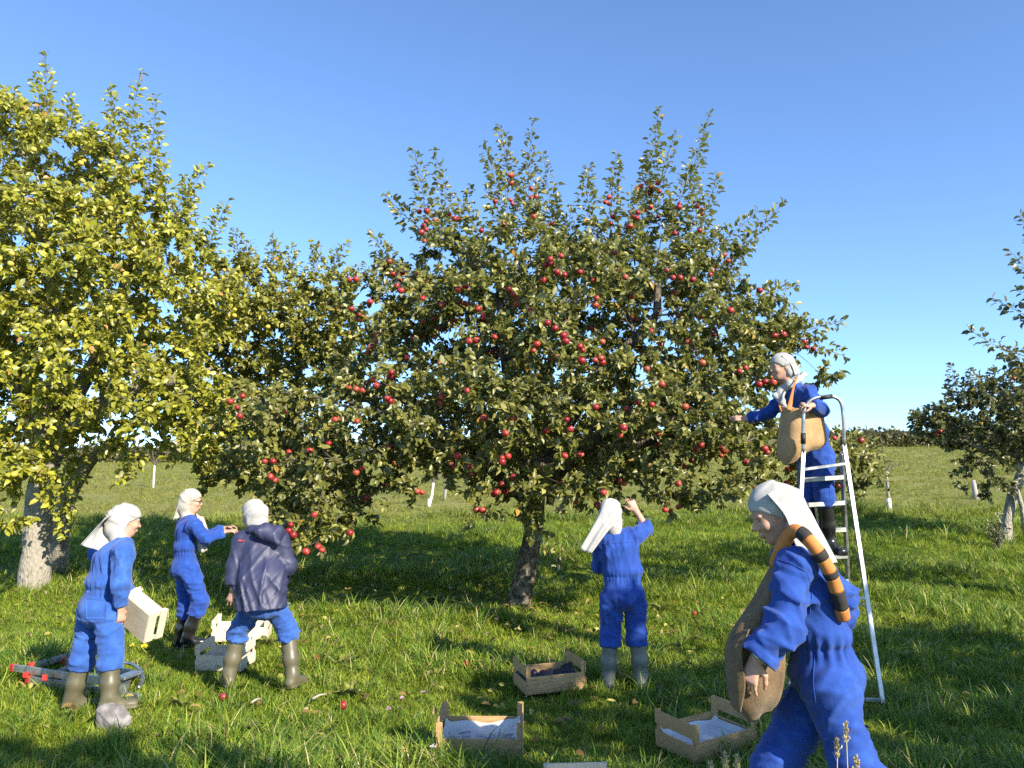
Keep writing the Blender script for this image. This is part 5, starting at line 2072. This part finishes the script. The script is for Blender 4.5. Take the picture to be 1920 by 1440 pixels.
# ---- 3: person in the navy rain jacket, bending
D3 = 6.45
J3 = dict(head=(474, 968, .05), neck=(483, 1000, .02), chest=(488, 1035, .02), waist=(492, 1090, -.04), pelvis=(496, 1128, -.06),
          shL=(455, 1014, .0), elL=(440, 1064, -.05), wrL=(438, 1106, -.10), shR=(524, 1012, .02), elR=(540, 1062, .05), wrR=(520, 1105, .24),
          hipL=(474, 1138, -.02), hipR=(516, 1138, -.02), knL=(446, 1186, .06), knR=(540, 1182, .06), anL=(430, 1262, .02), anR=(548, 1264, .0))
P3_, Q3, I3 = person('person in a hooded navy rain jacket and olive boots, seen from behind', J3, D3, (-.12, .99), (-.80, .56, -.18), suit='blue_faded', seed=30,
                     hands={'L': dict(dir=(-.28, .05, -.95), back=(-.25, -.95, 0), thumb=-1, curl=.10, spread=.45)}, boot_top=.26, toes={'L': (-.5, .86), 'R': (.25, .95)}, waist_fold=False, baggy=.93, arm_scale=.62)


def rain_jacket():
    Q, rt, hd = Q3, I3['rt'], I3['hd']
    v = Vox([Q[k] for k in ('head', 'neck', 'chest', 'waist', 'pelvis', 'shL', 'shR', 'elL', 'elR', 'wrL', 'wrR')], .30, .0085)
    bk = -hd * .03
    hem = Q['pelvis'] + (0, 0, -.05)
    v.slab(Q['neck'] + (0, 0, -.03), Q['chest'], rt, .13, .178, .085, .125, .05)
    v.slab(Q['chest'], Q['waist'] + bk, rt, .178, .190, .125, .145, .05)
    v.slab(Q['waist'] + bk, hem + bk + (0, 0, -.12), rt, .190, .215, .145, .19, .05, 2.3)
    v.fold(wrinkle(33, .011, (14, 26), tuple(unit(rt + np.array([0, 0, .22]))), None, .9, .22))
    v.fold(wrinkle(37, .0060, (18, 32), tuple(unit(rt * .7 - np.array([0, 0, .6]))), None, .9, .3))
    v.cut(hem, unit(np.array([.06, 0, -1.0])))
    for q in 'LR':
        A, B, C = Q['sh' + q], Q['el' + q], Q['wr' + q]
        v.path([Q['neck'] * .5 + A * .5 + (0, 0, -.02), A], [.07, .078], .05)
        w = Vox([A, B, C], .2, .0085)
        n = unit(C - B)
        E = B + (C - B) * .84
        w.path([A, B, E + n * .06], [.080, .068, .058], .03)
        w.path([E - n * .045, E - n * .01], [.068, .068], .010)
        w.fold(wrinkle(35, .0075, (14, 30), tuple(unit(C - A))))
        w.chop(E, n)
        v.merge(w, .02)
    v.mesh('rain_jacket', M['jacket'], P3_)
    w = Vox([PX(455, 985, D3), PX(540, 1035, D3 - .1), PX(470, 990, D3 - .2)], .14, .0065)
    w.path([PX(462, 1000, D3 + .02), PX(474, 993, D3 - .06), PX(500, 990, D3 - .09), PX(522, 995, D3 - .06), PX(530, 1003, D3 + .02)], [.030, .034, .036, .036, .030], .03)
    Rh = frame((.35, -.75, -.45), (.25, .1, .9))
    w.ell(PX(504, 1003, D3 - .085), Rh, (.125, .050, .060), .05)
    w.cone(PX(510, 1006, D3 - .11), PX(522, 1018, D3 - .115), .045, .022, .05)
    w.fold(wrinkle(39, .006, (12, 26), (.7, .2, .7)))
    w.mesh('hood', M['jacket'], P3_)
    bd = MB()
    c = PX(452, 1014, D3 - .085)
    nrm = unit(np.array([-.35, -1, .2]))
    x = unit(np.cross(np.array([0, 0, 1.0]), nrm)) * -1
    z = np.cross(x, nrm) * -1
    Rb = np.stack([x, nrm, z], 1)
    bd.box(c - I3['foot'], (.05, .012, .014), Rb, .002)
    b = bd.build('red_badge', M['red_patch'], P3_)
    wb = MB()
    wb.box(c - I3['foot'] + nrm * .0035 + x * .006, (.016, .012, .0045), Rb, .0)
    wb.build('white_mark', M['white_cloth'], b)


rain_jacket()
headscarf(P3_, Q3, I3, None, seed=6, bulge=.03, face_cut=(-.012, .030))

# ---- 4: middle person, reaching up
D4 = 6.40
J4 = dict(head=(1146, 966, .05), neck=(1152, 996, .02), chest=(1160, 1028, .0), waist=(1167, 1080, 0), pelvis=(1169, 1112, 0),
          shL=(1128, 1010, .03), elL=(1124, 1060, .12), wrL=(1142, 1062, .32), shR=(1192, 1004, .02), elR=(1213, 992, .13), wrR=(1193, 958, .17),
          hipL=(1148, 1126, 0), hipR=(1189, 1126, 0), knL=(1145, 1184, .03), knR=(1193, 1182, .02), anL=(1140, 1268, .02), anR=(1202, 1264, .0))
P4, Q4, I4 = person('person in a blue coverall seen from behind, reaching up into the middle tree', J4, D4, (.06, 1), (.25, .95, .1), suit='blue', boots='boot_grey', seed=40,
                    hands={'R': dict(dir=(-.42, .25, .9), back=(.1, -.9, .3), thumb=-1, curl=.32)}, sleeve_end=(.93, .42), boot_top=.36, baggy=.95)
headscarf(P4, Q4, I4, [[PX(1130, 938, D4 - .05), PX(1148, 934, D4 - .06), PX(1164, 944, D4 - .04)],
                       [PX(1120, 968, D4 - .09), PX(1136, 966, D4 - .13), PX(1158, 972, D4 - .11)],
                       [PX(1104, 1000, D4 - .14), PX(1118, 1000, D4 - .17), PX(1134, 1004, D4 - .15)],
                       [PX(1087, 1028, D4 - .16), PX(1097, 1034, D4 - .19), PX(1110, 1038, D4 - .17)]], seed=8, tail_kw=dict(wave=.014, wf=1.9, seed=8, nu=44, nv=30, thick=.003), bulge=.02)

# ---- 5: person on the stepladder
D5 = 6.72
J5 = dict(head=(1464, 689, .0), neck=(1482, 722, .0), chest=(1500, 760, 0), waist=(1522, 818, .02), pelvis=(1528, 855, .04),
          shL=(1516, 738, -.16), elL=(1541, 770, -.28), wrL=(1522, 760, -.40), shR=(1482, 744, .16), elR=(1438, 776, .18), wrR=(1398, 786, .20),
          hipL=(1543, 866, -.04), hipR=(1517, 866, .12), knL=(1546, 928, -.10), knR=(1512, 930, .06), anL=(1555, 1016, -.02), anR=(1526, 1018, .06))
P5, Q5, I5 = person('person standing on the stepladder in a blue coverall, grey headscarf and black boots', J5, D5, (-.80, -.60), (-.96, -.18, -.14), suit='blue', boots='boot_black', seed=50,
                    hands={'L': dict(dir=(-.9, -.2, .05), back=(-.1, -.5, .8), thumb=-1, curl=.75), 'R': dict(dir=(-.9, .1, .1), back=(0, -.6, .6), thumb=1, curl=.4)}, toes={'L': (.25, -.97), 'R': (-.3, -.95)}, baggy=.93, boot_top=.25)
headscarf(P5, Q5, I5, [[PX(1466, 664, D5 + .07), PX(1468, 661, D5), PX(1466, 667, D5 - .08)],
                       [PX(1486, 680, D5 + .07), PX(1489, 677, D5), PX(1484, 684, D5 - .09)],
                       [PX(1499, 697, D5 + .06), PX(1502, 699, D5), PX(1492, 703, D5 - .09)]], mat='grey_cloth', seed=12, tail_kw=dict(wave=.005, wf=1.3, seed=12))
sc = Vox([PX(1470, 712, D5), PX(1500, 712, D5), PX(1468, 775, D5 - .1)], .12, .007)
sc.path([PX(1496, 712, D5 + .06), PX(1480, 720, D5 + .09), PX(1466, 730, D5 + .05), PX(1466, 733, D5 - .04), PX(1480, 722, D5 - .09), PX(1498, 712, D5 - .07), PX(1506, 704, D5)], [.03] * 7, .03)
sc.path([PX(1462, 736, D5 - .03), PX(1452, 742, D5 - .05), PX(1458, 748, D5 - .08)], [.028, .02, .016], .02)
sc.path([PX(1464, 736, D5 - .05), PX(1466, 752, D5 - .10), PX(1474, 770, D5 - .13)], [.03, .026, .022], .02)
sc.fold(wrinkle(55, .006, (20, 44), (.3, .2, .9)))
sc.mesh('neck_scarf', M['grey_cloth'], P5)

# ---- 6: person walking past in front
D6 = 3.32
J6 = dict(head=(1450, 964, .0), neck=(1486, 1026, .0), chest=(1508, 1096, 0), waist=(1535, 1206, 0), pelvis=(1540, 1258, 0),
          shL=(1488, 1062, -.15), elL=(1470, 1176, -.22), wrL=(1418, 1236, -.20), shR=(1512, 1056, .17), elR=(1580, 1120, .24), wrR=(1560, 1205, .26),
          hipL=(1552, 1282, -.09), hipR=(1540, 1282, .09), knL=(1596, 1424, -.10), knR=(1448, 1440, .10), anL=(1700, 1570, -.10), anR=(1400, 1600, .10))


def p6_extra(v, Q):
    # turned-up cuff on the near sleeve
    a, b = Q['elL'], Q['wrL']
    n = unit(b - a)
    w = Vox([a, b], .2, .0066)
    w.path([a + (b - a) * .70, b + n * .04], [.076, .088], .010)
    w.chop(a + (b - a) * .92, n)
    w.chop(a + (b - a) * .70, -n)
    v.merge(w, .008)


P6, Q6, I6 = person('person in a blue coverall walking past in front with bowed head', J6, D6, (-1, .05), (-.90, -.06, -.42), head_up=(-.35, 0, .94), suit='blue', boots='boot_green', seed=60,
                    h_body=.0052, h_suit=.0066, hands={'L': dict(dir=(-.42, .05, -.90), back=(-.55, -.80, .25), thumb=-1, curl=.42, spread=.28)}, baggy=1.02, arm_scale=1.06, coverall_fn=p6_extra, fold_amp=1.0, cuff_flare=1.35, sleeve_end=(.90, .93),
                    toes={'L': (-1, 0), 'R': (-1, 0)}, boot_top=.45)
headscarf(P6, Q6, I6, [[PX(1438, 914, D6 + .09), PX(1466, 908, D6), PX(1440, 926, D6 - .10)],
                       [PX(1496, 946, D6 + .10), PX(1506, 944, D6), PX(1474, 966, D6 - .12)],
                       [PX(1534, 1000, D6 + .11), PX(1532, 996, D6 - .03), PX(1490, 1014, D6 - .14)],
                       [PX(1566, 1060, D6 + .10), PX(1560, 1056, D6 - .06), PX(1514, 1066, D6 - .17)]], seed=14, tail_kw=dict(wave=.011, wf=1.9, seed=14, nu=48, nv=36, thick=.003), bulge=.015)
wt = MB()
wc = Q6['wrL'] + (Q6['elL'] - Q6['wrL']) * .06
ring_f = unit(Q6['wrL'] - Q6['elL'])
u1 = unit(np.cross(ring_f, (0, 1, 0)))
u2 = np.cross(ring_f, u1)
wt.tube([wc + .031 * (math.cos(a) * u1 + math.sin(a) * u2) - I6['foot'] for a in np.linspace(0, 6.283, 17)], .005, 6, cap=False)
wt.build('wristwatch', M['metal_watch'], P6, True)

# ---- bags, held or worn but loose
def burlap_bag():
    root = thing('picking_bag', 'brown burlap picking bag hanging in front of the walking person', 'bag', PX(1405, 1345, D6))
    rows_f = [[PX(1492, 1060, D6 - .13), PX(1462, 1056, D6 - .12), PX(1446, 1062, D6 + .0), PX(1452, 1062, D6 + .10)],
              [PX(1492, 1120, D6 - .15), PX(1440, 1116, D6 - .16), PX(1412, 1126, D6 - .02), PX(1430, 1120, D6 + .13)],
              [PX(1472, 1195, D6 - .12), PX(1412, 1186, D6 - .17), PX(1368, 1200, D6 - .06), PX(1400, 1196, D6 + .18)],
              [PX(1470, 1262, D6 - .11), PX(1418, 1258, D6 - .17), PX(1364, 1262, D6 - .06), PX(1390, 1256, D6 + .18)],
              [PX(1462, 1310, D6 - .09), PX(1424, 1318, D6 - .14), PX(1372, 1312, D6 - .06), PX(1400, 1310, D6 + .14)],
              [PX(1444, 1336, D6 - .05), PX(1422, 1348, D6 - .07), PX(1400, 1340, D6 - .03), PX(1420, 1334, D6 + .06)]]
    V1, F1 = patch(rows_f, nu=56, nv=48, thick=.006, wave=.013, wf=1.9, seed=61)
    rows_b = [[PX(1492, 1060, D6 - .12), PX(1480, 1060, D6), PX(1456, 1062, D6 + .10)],
              [PX(1472, 1195, D6 - .11), PX(1466, 1195, D6), PX(1404, 1196, D6 + .17)],
              [PX(1444, 1334, D6 - .04), PX(1436, 1334, D6), PX(1424, 1332, D6 + .05)]]
    V2, F2 = patch(rows_b, nu=20, nv=20, thick=.006, wave=.003, seed=62)
    V_, F_ = joinVF((V1, F1), (V2, F2))
    me = mesh_np('sack', V_ - np.array(root.location), F_, np.full(len(F_), 4))
    me.materials.append(M['burlap'])
    link('sack', me, root)
    patch_obj('mouth_flap', M['burlap'], root, [[PX(1406, 1180, D6 - .20), PX(1390, 1184, D6 - .15), PX(1380, 1192, D6 - .06)],
                                              [PX(1392, 1225, D6 - .21), PX(1368, 1218, D6 - .16), PX(1362, 1212, D6 - .07)],
                                              [PX(1398, 1285, D6 - .20), PX(1372, 1272, D6 - .16), PX(1362, 1266, D6 - .07)],
                                              [PX(1388, 1338, D6 - .16), PX(1372, 1320, D6 - .12), PX(1366, 1308, D6 - .06)]], wave=.006, wf=1.0, seed=3)
    # striped orange and black strap over the shoulder
    cp = bez([PX(1455, 1058, D6 - .06), PX(1464, 1030, D6 - .11), PX(1482, 1000, D6 - .155), PX(1500, 998, D6 - .20), PX(1524, 1022, D6 - .235), PX(1546, 1054, D6 - .235), PX(1562, 1088, D6 - .215), PX(1574, 1126, D6 - .19), PX(1581, 1158, D6 - .15)], 96)
    cp = np.array(cp)
    bands = [(0, 36, 'orange'), (36, 43, 'black_cloth'), (43, 53, 'orange'), (53, 58, 'black_cloth'), (58, 66, 'orange'), (66, 70, 'black_cloth'), (70, 78, 'orange'), (78, 88, 'black_cloth'), (88, 95, 'orange')]
    base = np.array(root.location)
    for a, b, m_ in bands:
        b = min(b, len(cp) - 1)
        if b <= a:
            continue
        mb = MB()
        seg = cp[a:b + 1]
        rad = [.0275 + .001 * math.sin((a + i) * .5) + (.0008 if m_ != 'orange' else 0) for i in range(len(seg))]
        mb.tube([q - base for q in seg], rad, 14)
        mb.build('strap_band', M[m_], root, True)


burlap_bag()


def canvas_bag():
    D = D5 - .22
    root = thing('picking_bag', 'tan canvas picking bag with an orange strap worn by the person on the stepladder', 'bag', PX(1490, 872, D))
    fr = [[PX(1466, 762, D + .08), PX(1486, 766, D - .03), PX(1514, 764, D - .07), PX(1542, 757, D - .04)],
          [PX(1460, 800, D + .08), PX(1484, 806, D - .08), PX(1516, 804, D - .12), PX(1545, 794, D - .06)],
          [PX(1456, 842, D + .06), PX(1480, 848, D - .09), PX(1514, 838, D - .12), PX(1548, 826, D - .06)],
          [PX(1459, 862, D + .04), PX(1474, 872, D - .03), PX(1504, 856, D - .06), PX(1536, 838, D - .03)]]
    V1, F1 = patch(fr, nu=44, nv=36, thick=.006, wave=.011, wf=1.6, seed=71)
    bk = [[PX(1466, 762, D + .09), PX(1505, 764, D + .06), PX(1542, 757, D - .03)],
          [PX(1456, 840, D + .07), PX(1505, 838, D + .06), PX(1548, 826, D - .05)],
          [PX(1460, 861, D + .05), PX(1495, 858, D + .02), PX(1535, 837, D - .02)]]
    V2, F2 = patch(bk, nu=20, nv=16, thick=.006, wave=.003, seed=72)
    V_, F_ = joinVF((V1, F1), (V2, F2))
    me = mesh_np('sack', V_ - np.array(root.location), F_, np.full(len(F_), 4))
    me.materials.append(M['tan_bag'])
    link('sack', me, root)
    patch_obj('strap', M['orange'], root, [[PX(1493, 708, D5 - .12), PX(1494, 708, D5 - .125), PX(1496, 708, D5 - .125)],
                                          [PX(1485, 730, D5 - .20), PX(1487, 730, D5 - .205), PX(1489, 730, D5 - .205)],
                                          [PX(1474, 768, D5 - .26), PX(1479, 769, D5 - .27), PX(1484, 770, D5 - .27)]], nu=6, wave=0, thick=.006)
    patch_obj('strap', M['orange'], root, [[PX(1478, 722, D5 + .10), PX(1475, 724, D5 + .09), PX(1472, 726, D5 + .08)],
                                          [PX(1464, 745, D5 - .02), PX(1462, 746, D5 - .03), PX(1460, 748, D5 - .04)],
                                          [PX(1468, 772, D5 - .16), PX(1465, 772, D5 - .17), PX(1462, 772, D5 - .18)]], nu=6, wave=0, thick=.006)


canvas_bag()

# ---- stitched seams and pockets
def dress(root, info, mat, seams=(), pockets=()):
    on = Onto(info['suit'], root)
    for c in pockets:
        on.pocket(c, mat)
    for s_ in seams:
        on.seam(s_, mat)


dress(P1, I1, M['blue_faded'], [[(190, 1112), (189, 1140), (192, 1170)], [(218, 1112), (222, 1160), (222, 1230)], [(200, 1040), (215, 1032), (232, 1030)]], [[(160, 1122), (200, 1126), (197, 1162), (162, 1160)]])
dress(P4, I4, M['blue'], [[(1164, 1088), (1163, 1110), (1163, 1140)], [(1130, 1020), (1160, 1018), (1190, 1016)], [(1198, 998), (1196, 1010), (1192, 1022)]], [[(1176, 1096), (1202, 1098), (1200, 1128), (1178, 1130)]])
dress(P6, I6, M['blue'], [[(1462, 1050), (1485, 1058), (1512, 1072)], [(1512, 1072), (1522, 1110), (1518, 1150)], [(1528, 1216), (1526, 1290), (1540, 1360), (1570, 1430)], [(1500, 1216), (1500, 1260), (1488, 1300)], [(1496, 1212), (1530, 1215), (1570, 1208), (1590, 1204)]], [])
dress(P5, I5, M['blue'], [[(1552, 860), (1554, 900), (1556, 935)]], [[(1524, 890), (1548, 888), (1549, 912), (1526, 915)]])
dress(P2, I2, M['blue'], [[(352, 1040), (358, 1070), (364, 1100)]], [])

# ------------------------------------------------------------------ small things in the grass
def stone():
    rng = np.random.default_rng(81)
    g = gp(208, 1368)
    n, m_ = 26, 40
    V, F = [], []
    for i in range(n + 1):
        th = math.pi * i / n
        for k in range(m_):
            a = 2 * math.pi * k / m_
            d = np.array([math.sin(th) * math.cos(a), math.sin(th) * math.sin(a), math.cos(th)])
            r = 1.0
            for q in range(13):
                pr = np.random.default_rng(300 + q)
                nn = unit(pr.normal(size=3))
                h = pr.uniform(.45, .8)
                dd = d @ nn
                if dd > .05:
                    r = min(r, h / dd)
            r *= 1 + .03 * math.sin(d[0] * 9 + d[2] * 7) * math.sin(d[1] * 8 + 1)
            V.append(d * r * np.array([.14, .11, .135]))
    for i in range(n):
        for k in range(m_):
            a, b = i * m_ + k, i * m_ + (k + 1) % m_
            F.append((a, a + m_, b + m_, b))
    me = mesh_np('stone', np.array(V), np.array(F), np.full(len(F), 4))
    me.polygons.foreach_set('use_smooth', np.zeros(len(F), bool))
    me.materials.append(noise_mat('grey_violet_stone', (.11, .10, .098), (.20, .185, .18), 18, .9, bump=.5, bscale=40, c2=(.34, .33, .31), scale2=16, f2=.4))
    o = link('stone', me, None, g + (0, 0, .045))
    tag(o, 'grey stone lying in the grass below the leftmost person', 'stone')
    GRASS_KEEP_OUT.append(((g[0], g[1]), .07, .06, 0))


stone()
spots = [(418, 1322, 'red apple lying in the grass below the person in the rain jacket'), (593, 1247, 'fallen apple in the sunny grass right of the rain jacket person'),
         (642, 1338, 'fallen orange-red apple in the grass left of the newspaper crate'), (873, 1258, 'pale fallen apple in the grass left of the dark-lined crate'),
         (1266, 1196, 'fallen red apple in the grass right of the middle person'), (1412, 1000, 'red apple low in the grass just left of the walking person'),
         (1700, 1150, 'fallen apple in the grass right of the stepladder'), (728, 1180, 'fallen red apple at the edge of the tree shade, left of the trunk'),
         (1302, 1160, 'fallen red apple in the shade right of the reaching person')]
for k, (x, y, lab) in enumerate(spots):
    g = gp(x, y)
    a = link('fallen_apple', APPLE_RED, None, g + (0, 0, .06))
    a.scale = (.033,) * 3
    a.rotation_euler = (k * .9, k * .5, k)
    tag(a, lab, 'apple', 'windfall apples')
    GRASS_KEEP_OUT.append(((g[0], g[1] - .03), .05, .07, 0))


def flower(x, y, z, col, r, name, label):
    g = gp(x, y)
    root = thing(name, label, 'flower', g, 'meadow flowers')
    mb = MB()
    mb.tube([(0, 0, 0), (.005, 0, z * .6), (.01, -.01, z)], .0018, 5)
    mb.build('stem', M['grass_long'], root)
    rng = np.random.default_rng(int(x))
    n = 26
    d = rand_unit(rng, n)
    d[:, 2] = np.abs(d[:, 2]) * .8
    me = leaves_mesh('petals', np.tile([[.01, -.01, z]], (n, 1)), d, rand_unit(rng, n) + (0, 0, 1), np.full(n, r), np.full(n, r * .45), np.full(n, .5), M[col])
    link('petals', me, root)


M['petal_yellow'] = noise_mat('yellow_petal', (.75, .55, .02), (.85, .68, .05), 30, .7)
M['petal_mauve'] = noise_mat('mauve_petal', (.52, .30, .46), (.66, .44, .60), 30, .7)
M['petal_white'] = noise_mat('white_petal', (.72, .70, .68), (.85, .83, .8), 30, .7)
flower(268, 1232, .10, 'petal_yellow', .035, 'dandelion', 'bright yellow dandelion right of the carried crate')
flower(246, 1228, .09, 'petal_yellow', .028, 'dandelion', 'smaller yellow dandelion just under the carried crate')
flower(726, 1366, .13, 'petal_mauve', .022, 'clover', 'pink clover head left of the newspaper crate, the lower one')
flower(750, 1346, .14, 'petal_mauve', .018, 'clover', 'pale clover head left of the newspaper crate, the upper one')
flower(790, 1334, .14, 'petal_mauve', .018, 'clover', 'dim mauve clover head in the shade above the newspaper crate')
flower(808, 1440, .12, 'petal_white', .022, 'daisy', 'white daisy at the bottom edge left of the newspaper crate')


def stick(x0, y0, x1, y1, label):
    a, b = gp(x0, y0), gp(x1, y1)
    mb = MB()
    a[2] += .09
    b[2] += .10
    m_ = (a + b) / 2
    mb.tube([a - m_, (a + b) / 2 - m_ + (0, 0, .01), b - m_], [.009, .008, .005], 6)
    o = mb.build('stick', noise_mat('pale_stick', (.30, .27, .2), (.38, .34, .27), 30, .8), None, True)
    o.location = tuple(m_)
    tag(o, label, 'stick')


stick(585, 1334, 612, 1327, 'short pale stick in the grass right of the olive boots')
stick(470, 1342, 488, 1337, 'broken pale twig in the grass left of the longer stick')


def dock(x, y, r, n, seed, label):
    """broad-leaved weed rosette"""
    rng = np.random.default_rng(seed)
    g = gp(x, y)
    a = rng.uniform(0, 6.28, n)
    D = np.stack([np.cos(a), np.sin(a), rng.uniform(.25, 1.1, n)], 1)
    me = leaves_mesh('leaf_rosette', np.zeros((n, 3)) + (0, 0, .02), D, np.tile([[0, 0, 1.0]], (n, 1)), rng.uniform(.7, 1.2, n) * r, rng.uniform(.3, .45, n) * r, rng.uniform(.3, .95, n), M['weed'])
    o = link('broadleaf_weed', me, None, g)
    tag(o, label, 'weed', 'broad-leaved weeds in the grass')


M['weed'] = leaf_mat('weed_leaf', (.06, .09, .018), (.15, .18, .03), (.27, .28, .06), (.2, .22, .1), (.3, .36, .04), (.4, .33, .06))
W_ = [(905, 1262, 'left of the dark-lined crate'), (660, 1310, 'in the sunny grass left of the middle'), (500, 1215, 'behind the olive boots'), (700, 1160, 'at the edge of the tree shade'),
      (585, 1165, 'right of the rain jacket person in the shade edge'), (820, 1130, 'in the shade left of the dark trunk'), (985, 1150, 'at the foot of the dark trunk'), (640, 1255, 'midway between rain jacket and dark-lined crate'),
      (340, 1330, 'below the folded ladder'), (460, 1380, 'low at the left, below the pale sticks'), (1240, 1150, 'right of the reaching person'), (1700, 1245, 'right of the stepladder feet'), (210, 1215, 'behind the leftmost person'), (1320, 1210, 'left of the walking person'), (620, 1410, 'low in the middle, left of the newspaper crate')]
for k, (x, y, w) in enumerate(W_):
    dock(x, y, .12 + .02 * (k % 4), 9 + k % 5, 400 + k, 'broad-leaved weed ' + w)


def seed_stalk(x, y, top, lean, label, d=None, kind=0):
    g = gp(x, y) if d is None else np.array([*px(x, y, d)[:2], 0.0])
    root = thing('grass_stalk', label, 'grass stalk', g, 'tall seeding grass stalks')
    d = g[1]
    t = px(top[0], top[1], d) - g
    mb = MB()
    c = bez([(0, 0, 0), t * .5 + (lean * .3, 0, .03), t], 12)
    mb.tube(c, .0016, 5)
    mb.build('stem', M['straw'], root)
    rng = np.random.default_rng(int(x + y))
    n = 60
    f = rng.uniform(0, 1, n)
    p = t[None] - (t / np.linalg.norm(t))[None] * (f * .055)[:, None]
    rr = np.sin(np.clip(f, .05, .95) * math.pi)[:, None] * .009
    p = p + rng.normal(size=(n, 3)) * rr * .5
    me = leaves_mesh('seed_head', p, rand_unit(rng, n) * .7 + unit(t), rand_unit(rng, n), np.full(n, .013), np.full(n, .007), rng.uniform(.6, 1, n), M['seed'])
    link('seed_head', me, root)


M['straw'] = noise_mat('straw_stem', (.42, .36, .18), (.55, .48, .26), 30, .8)
M['seed'] = leaf_mat('seed_head', (.30, .24, .10), (.42, .34, .17), (.55, .47, .26), (.45, .38, .2), (.5, .4, .2))
seed_stalk(1578, 1520, (1586, 1358), .02, 'tall tan seed head in front of the walking person, the highest', 2.55)
seed_stalk(1560, 1540, (1570, 1388), -.02, 'small seed head left of the highest one, in front of the walking person', 2.6)
seed_stalk(1600, 1530, (1605, 1420), .03, 'low seed head right of the highest one, in front of the walking person', 2.5)
seed_stalk(1375, 1560, (1360, 1414), -.02, 'pale green grass head at the bottom edge, left of the walking legs', 2.6)
seed_stalk(1345, 1570, (1332, 1430), -.02, 'pale grass head at the bottom edge, leftmost of the pair', 2.6)
seed_stalk(1392, 1560, (1382, 1418), .02, 'pale green grass head at the bottom edge, nearest the walking legs', 2.55)


def leaf_litter():
    rng = np.random.default_rng(91)
    n = 2600
    c = np.array([(0.1, 10.2), (-6.5, 11.5), (-4, 13), (8.5, 12), (0, 7)])
    k = rng.choice(5, n, p=[.36, .22, .12, .1, .2])
    xy = c[k] + rng.normal(size=(n, 2)) * np.array([2.4, 2.0])
    xy = xy[(xy[:, 1] > 3.5)]
    n = len(xy)
    P = np.stack([xy[:, 0], xy[:, 1], H(xy[:, 0], xy[:, 1]) + rng.uniform(.03, .10, n)], 1)
    D = rand_unit(rng, n)
    D[:, 2] *= .4
    o = link('fallen_leaves', leaves_mesh('fallen_leaves', P, D, rand_unit(rng, n) * .7 + (0, 0, 1), rng.uniform(.05, .085, n), rng.uniform(.035, .06, n), rng.uniform(0, .95, n), M['litter']))
    o['kind'] = 'stuff'
    o['label'] = 'yellow and brown fallen leaves scattered in the grass under the trees'
    o['category'] = 'leaves'


M['litter'] = leaf_mat('fallen_leaf', (.10, .06, .02), (.26, .18, .05), (.42, .36, .09), (.3, .25, .14), (.3, .22, .05))
leaf_litter()

build_grass()
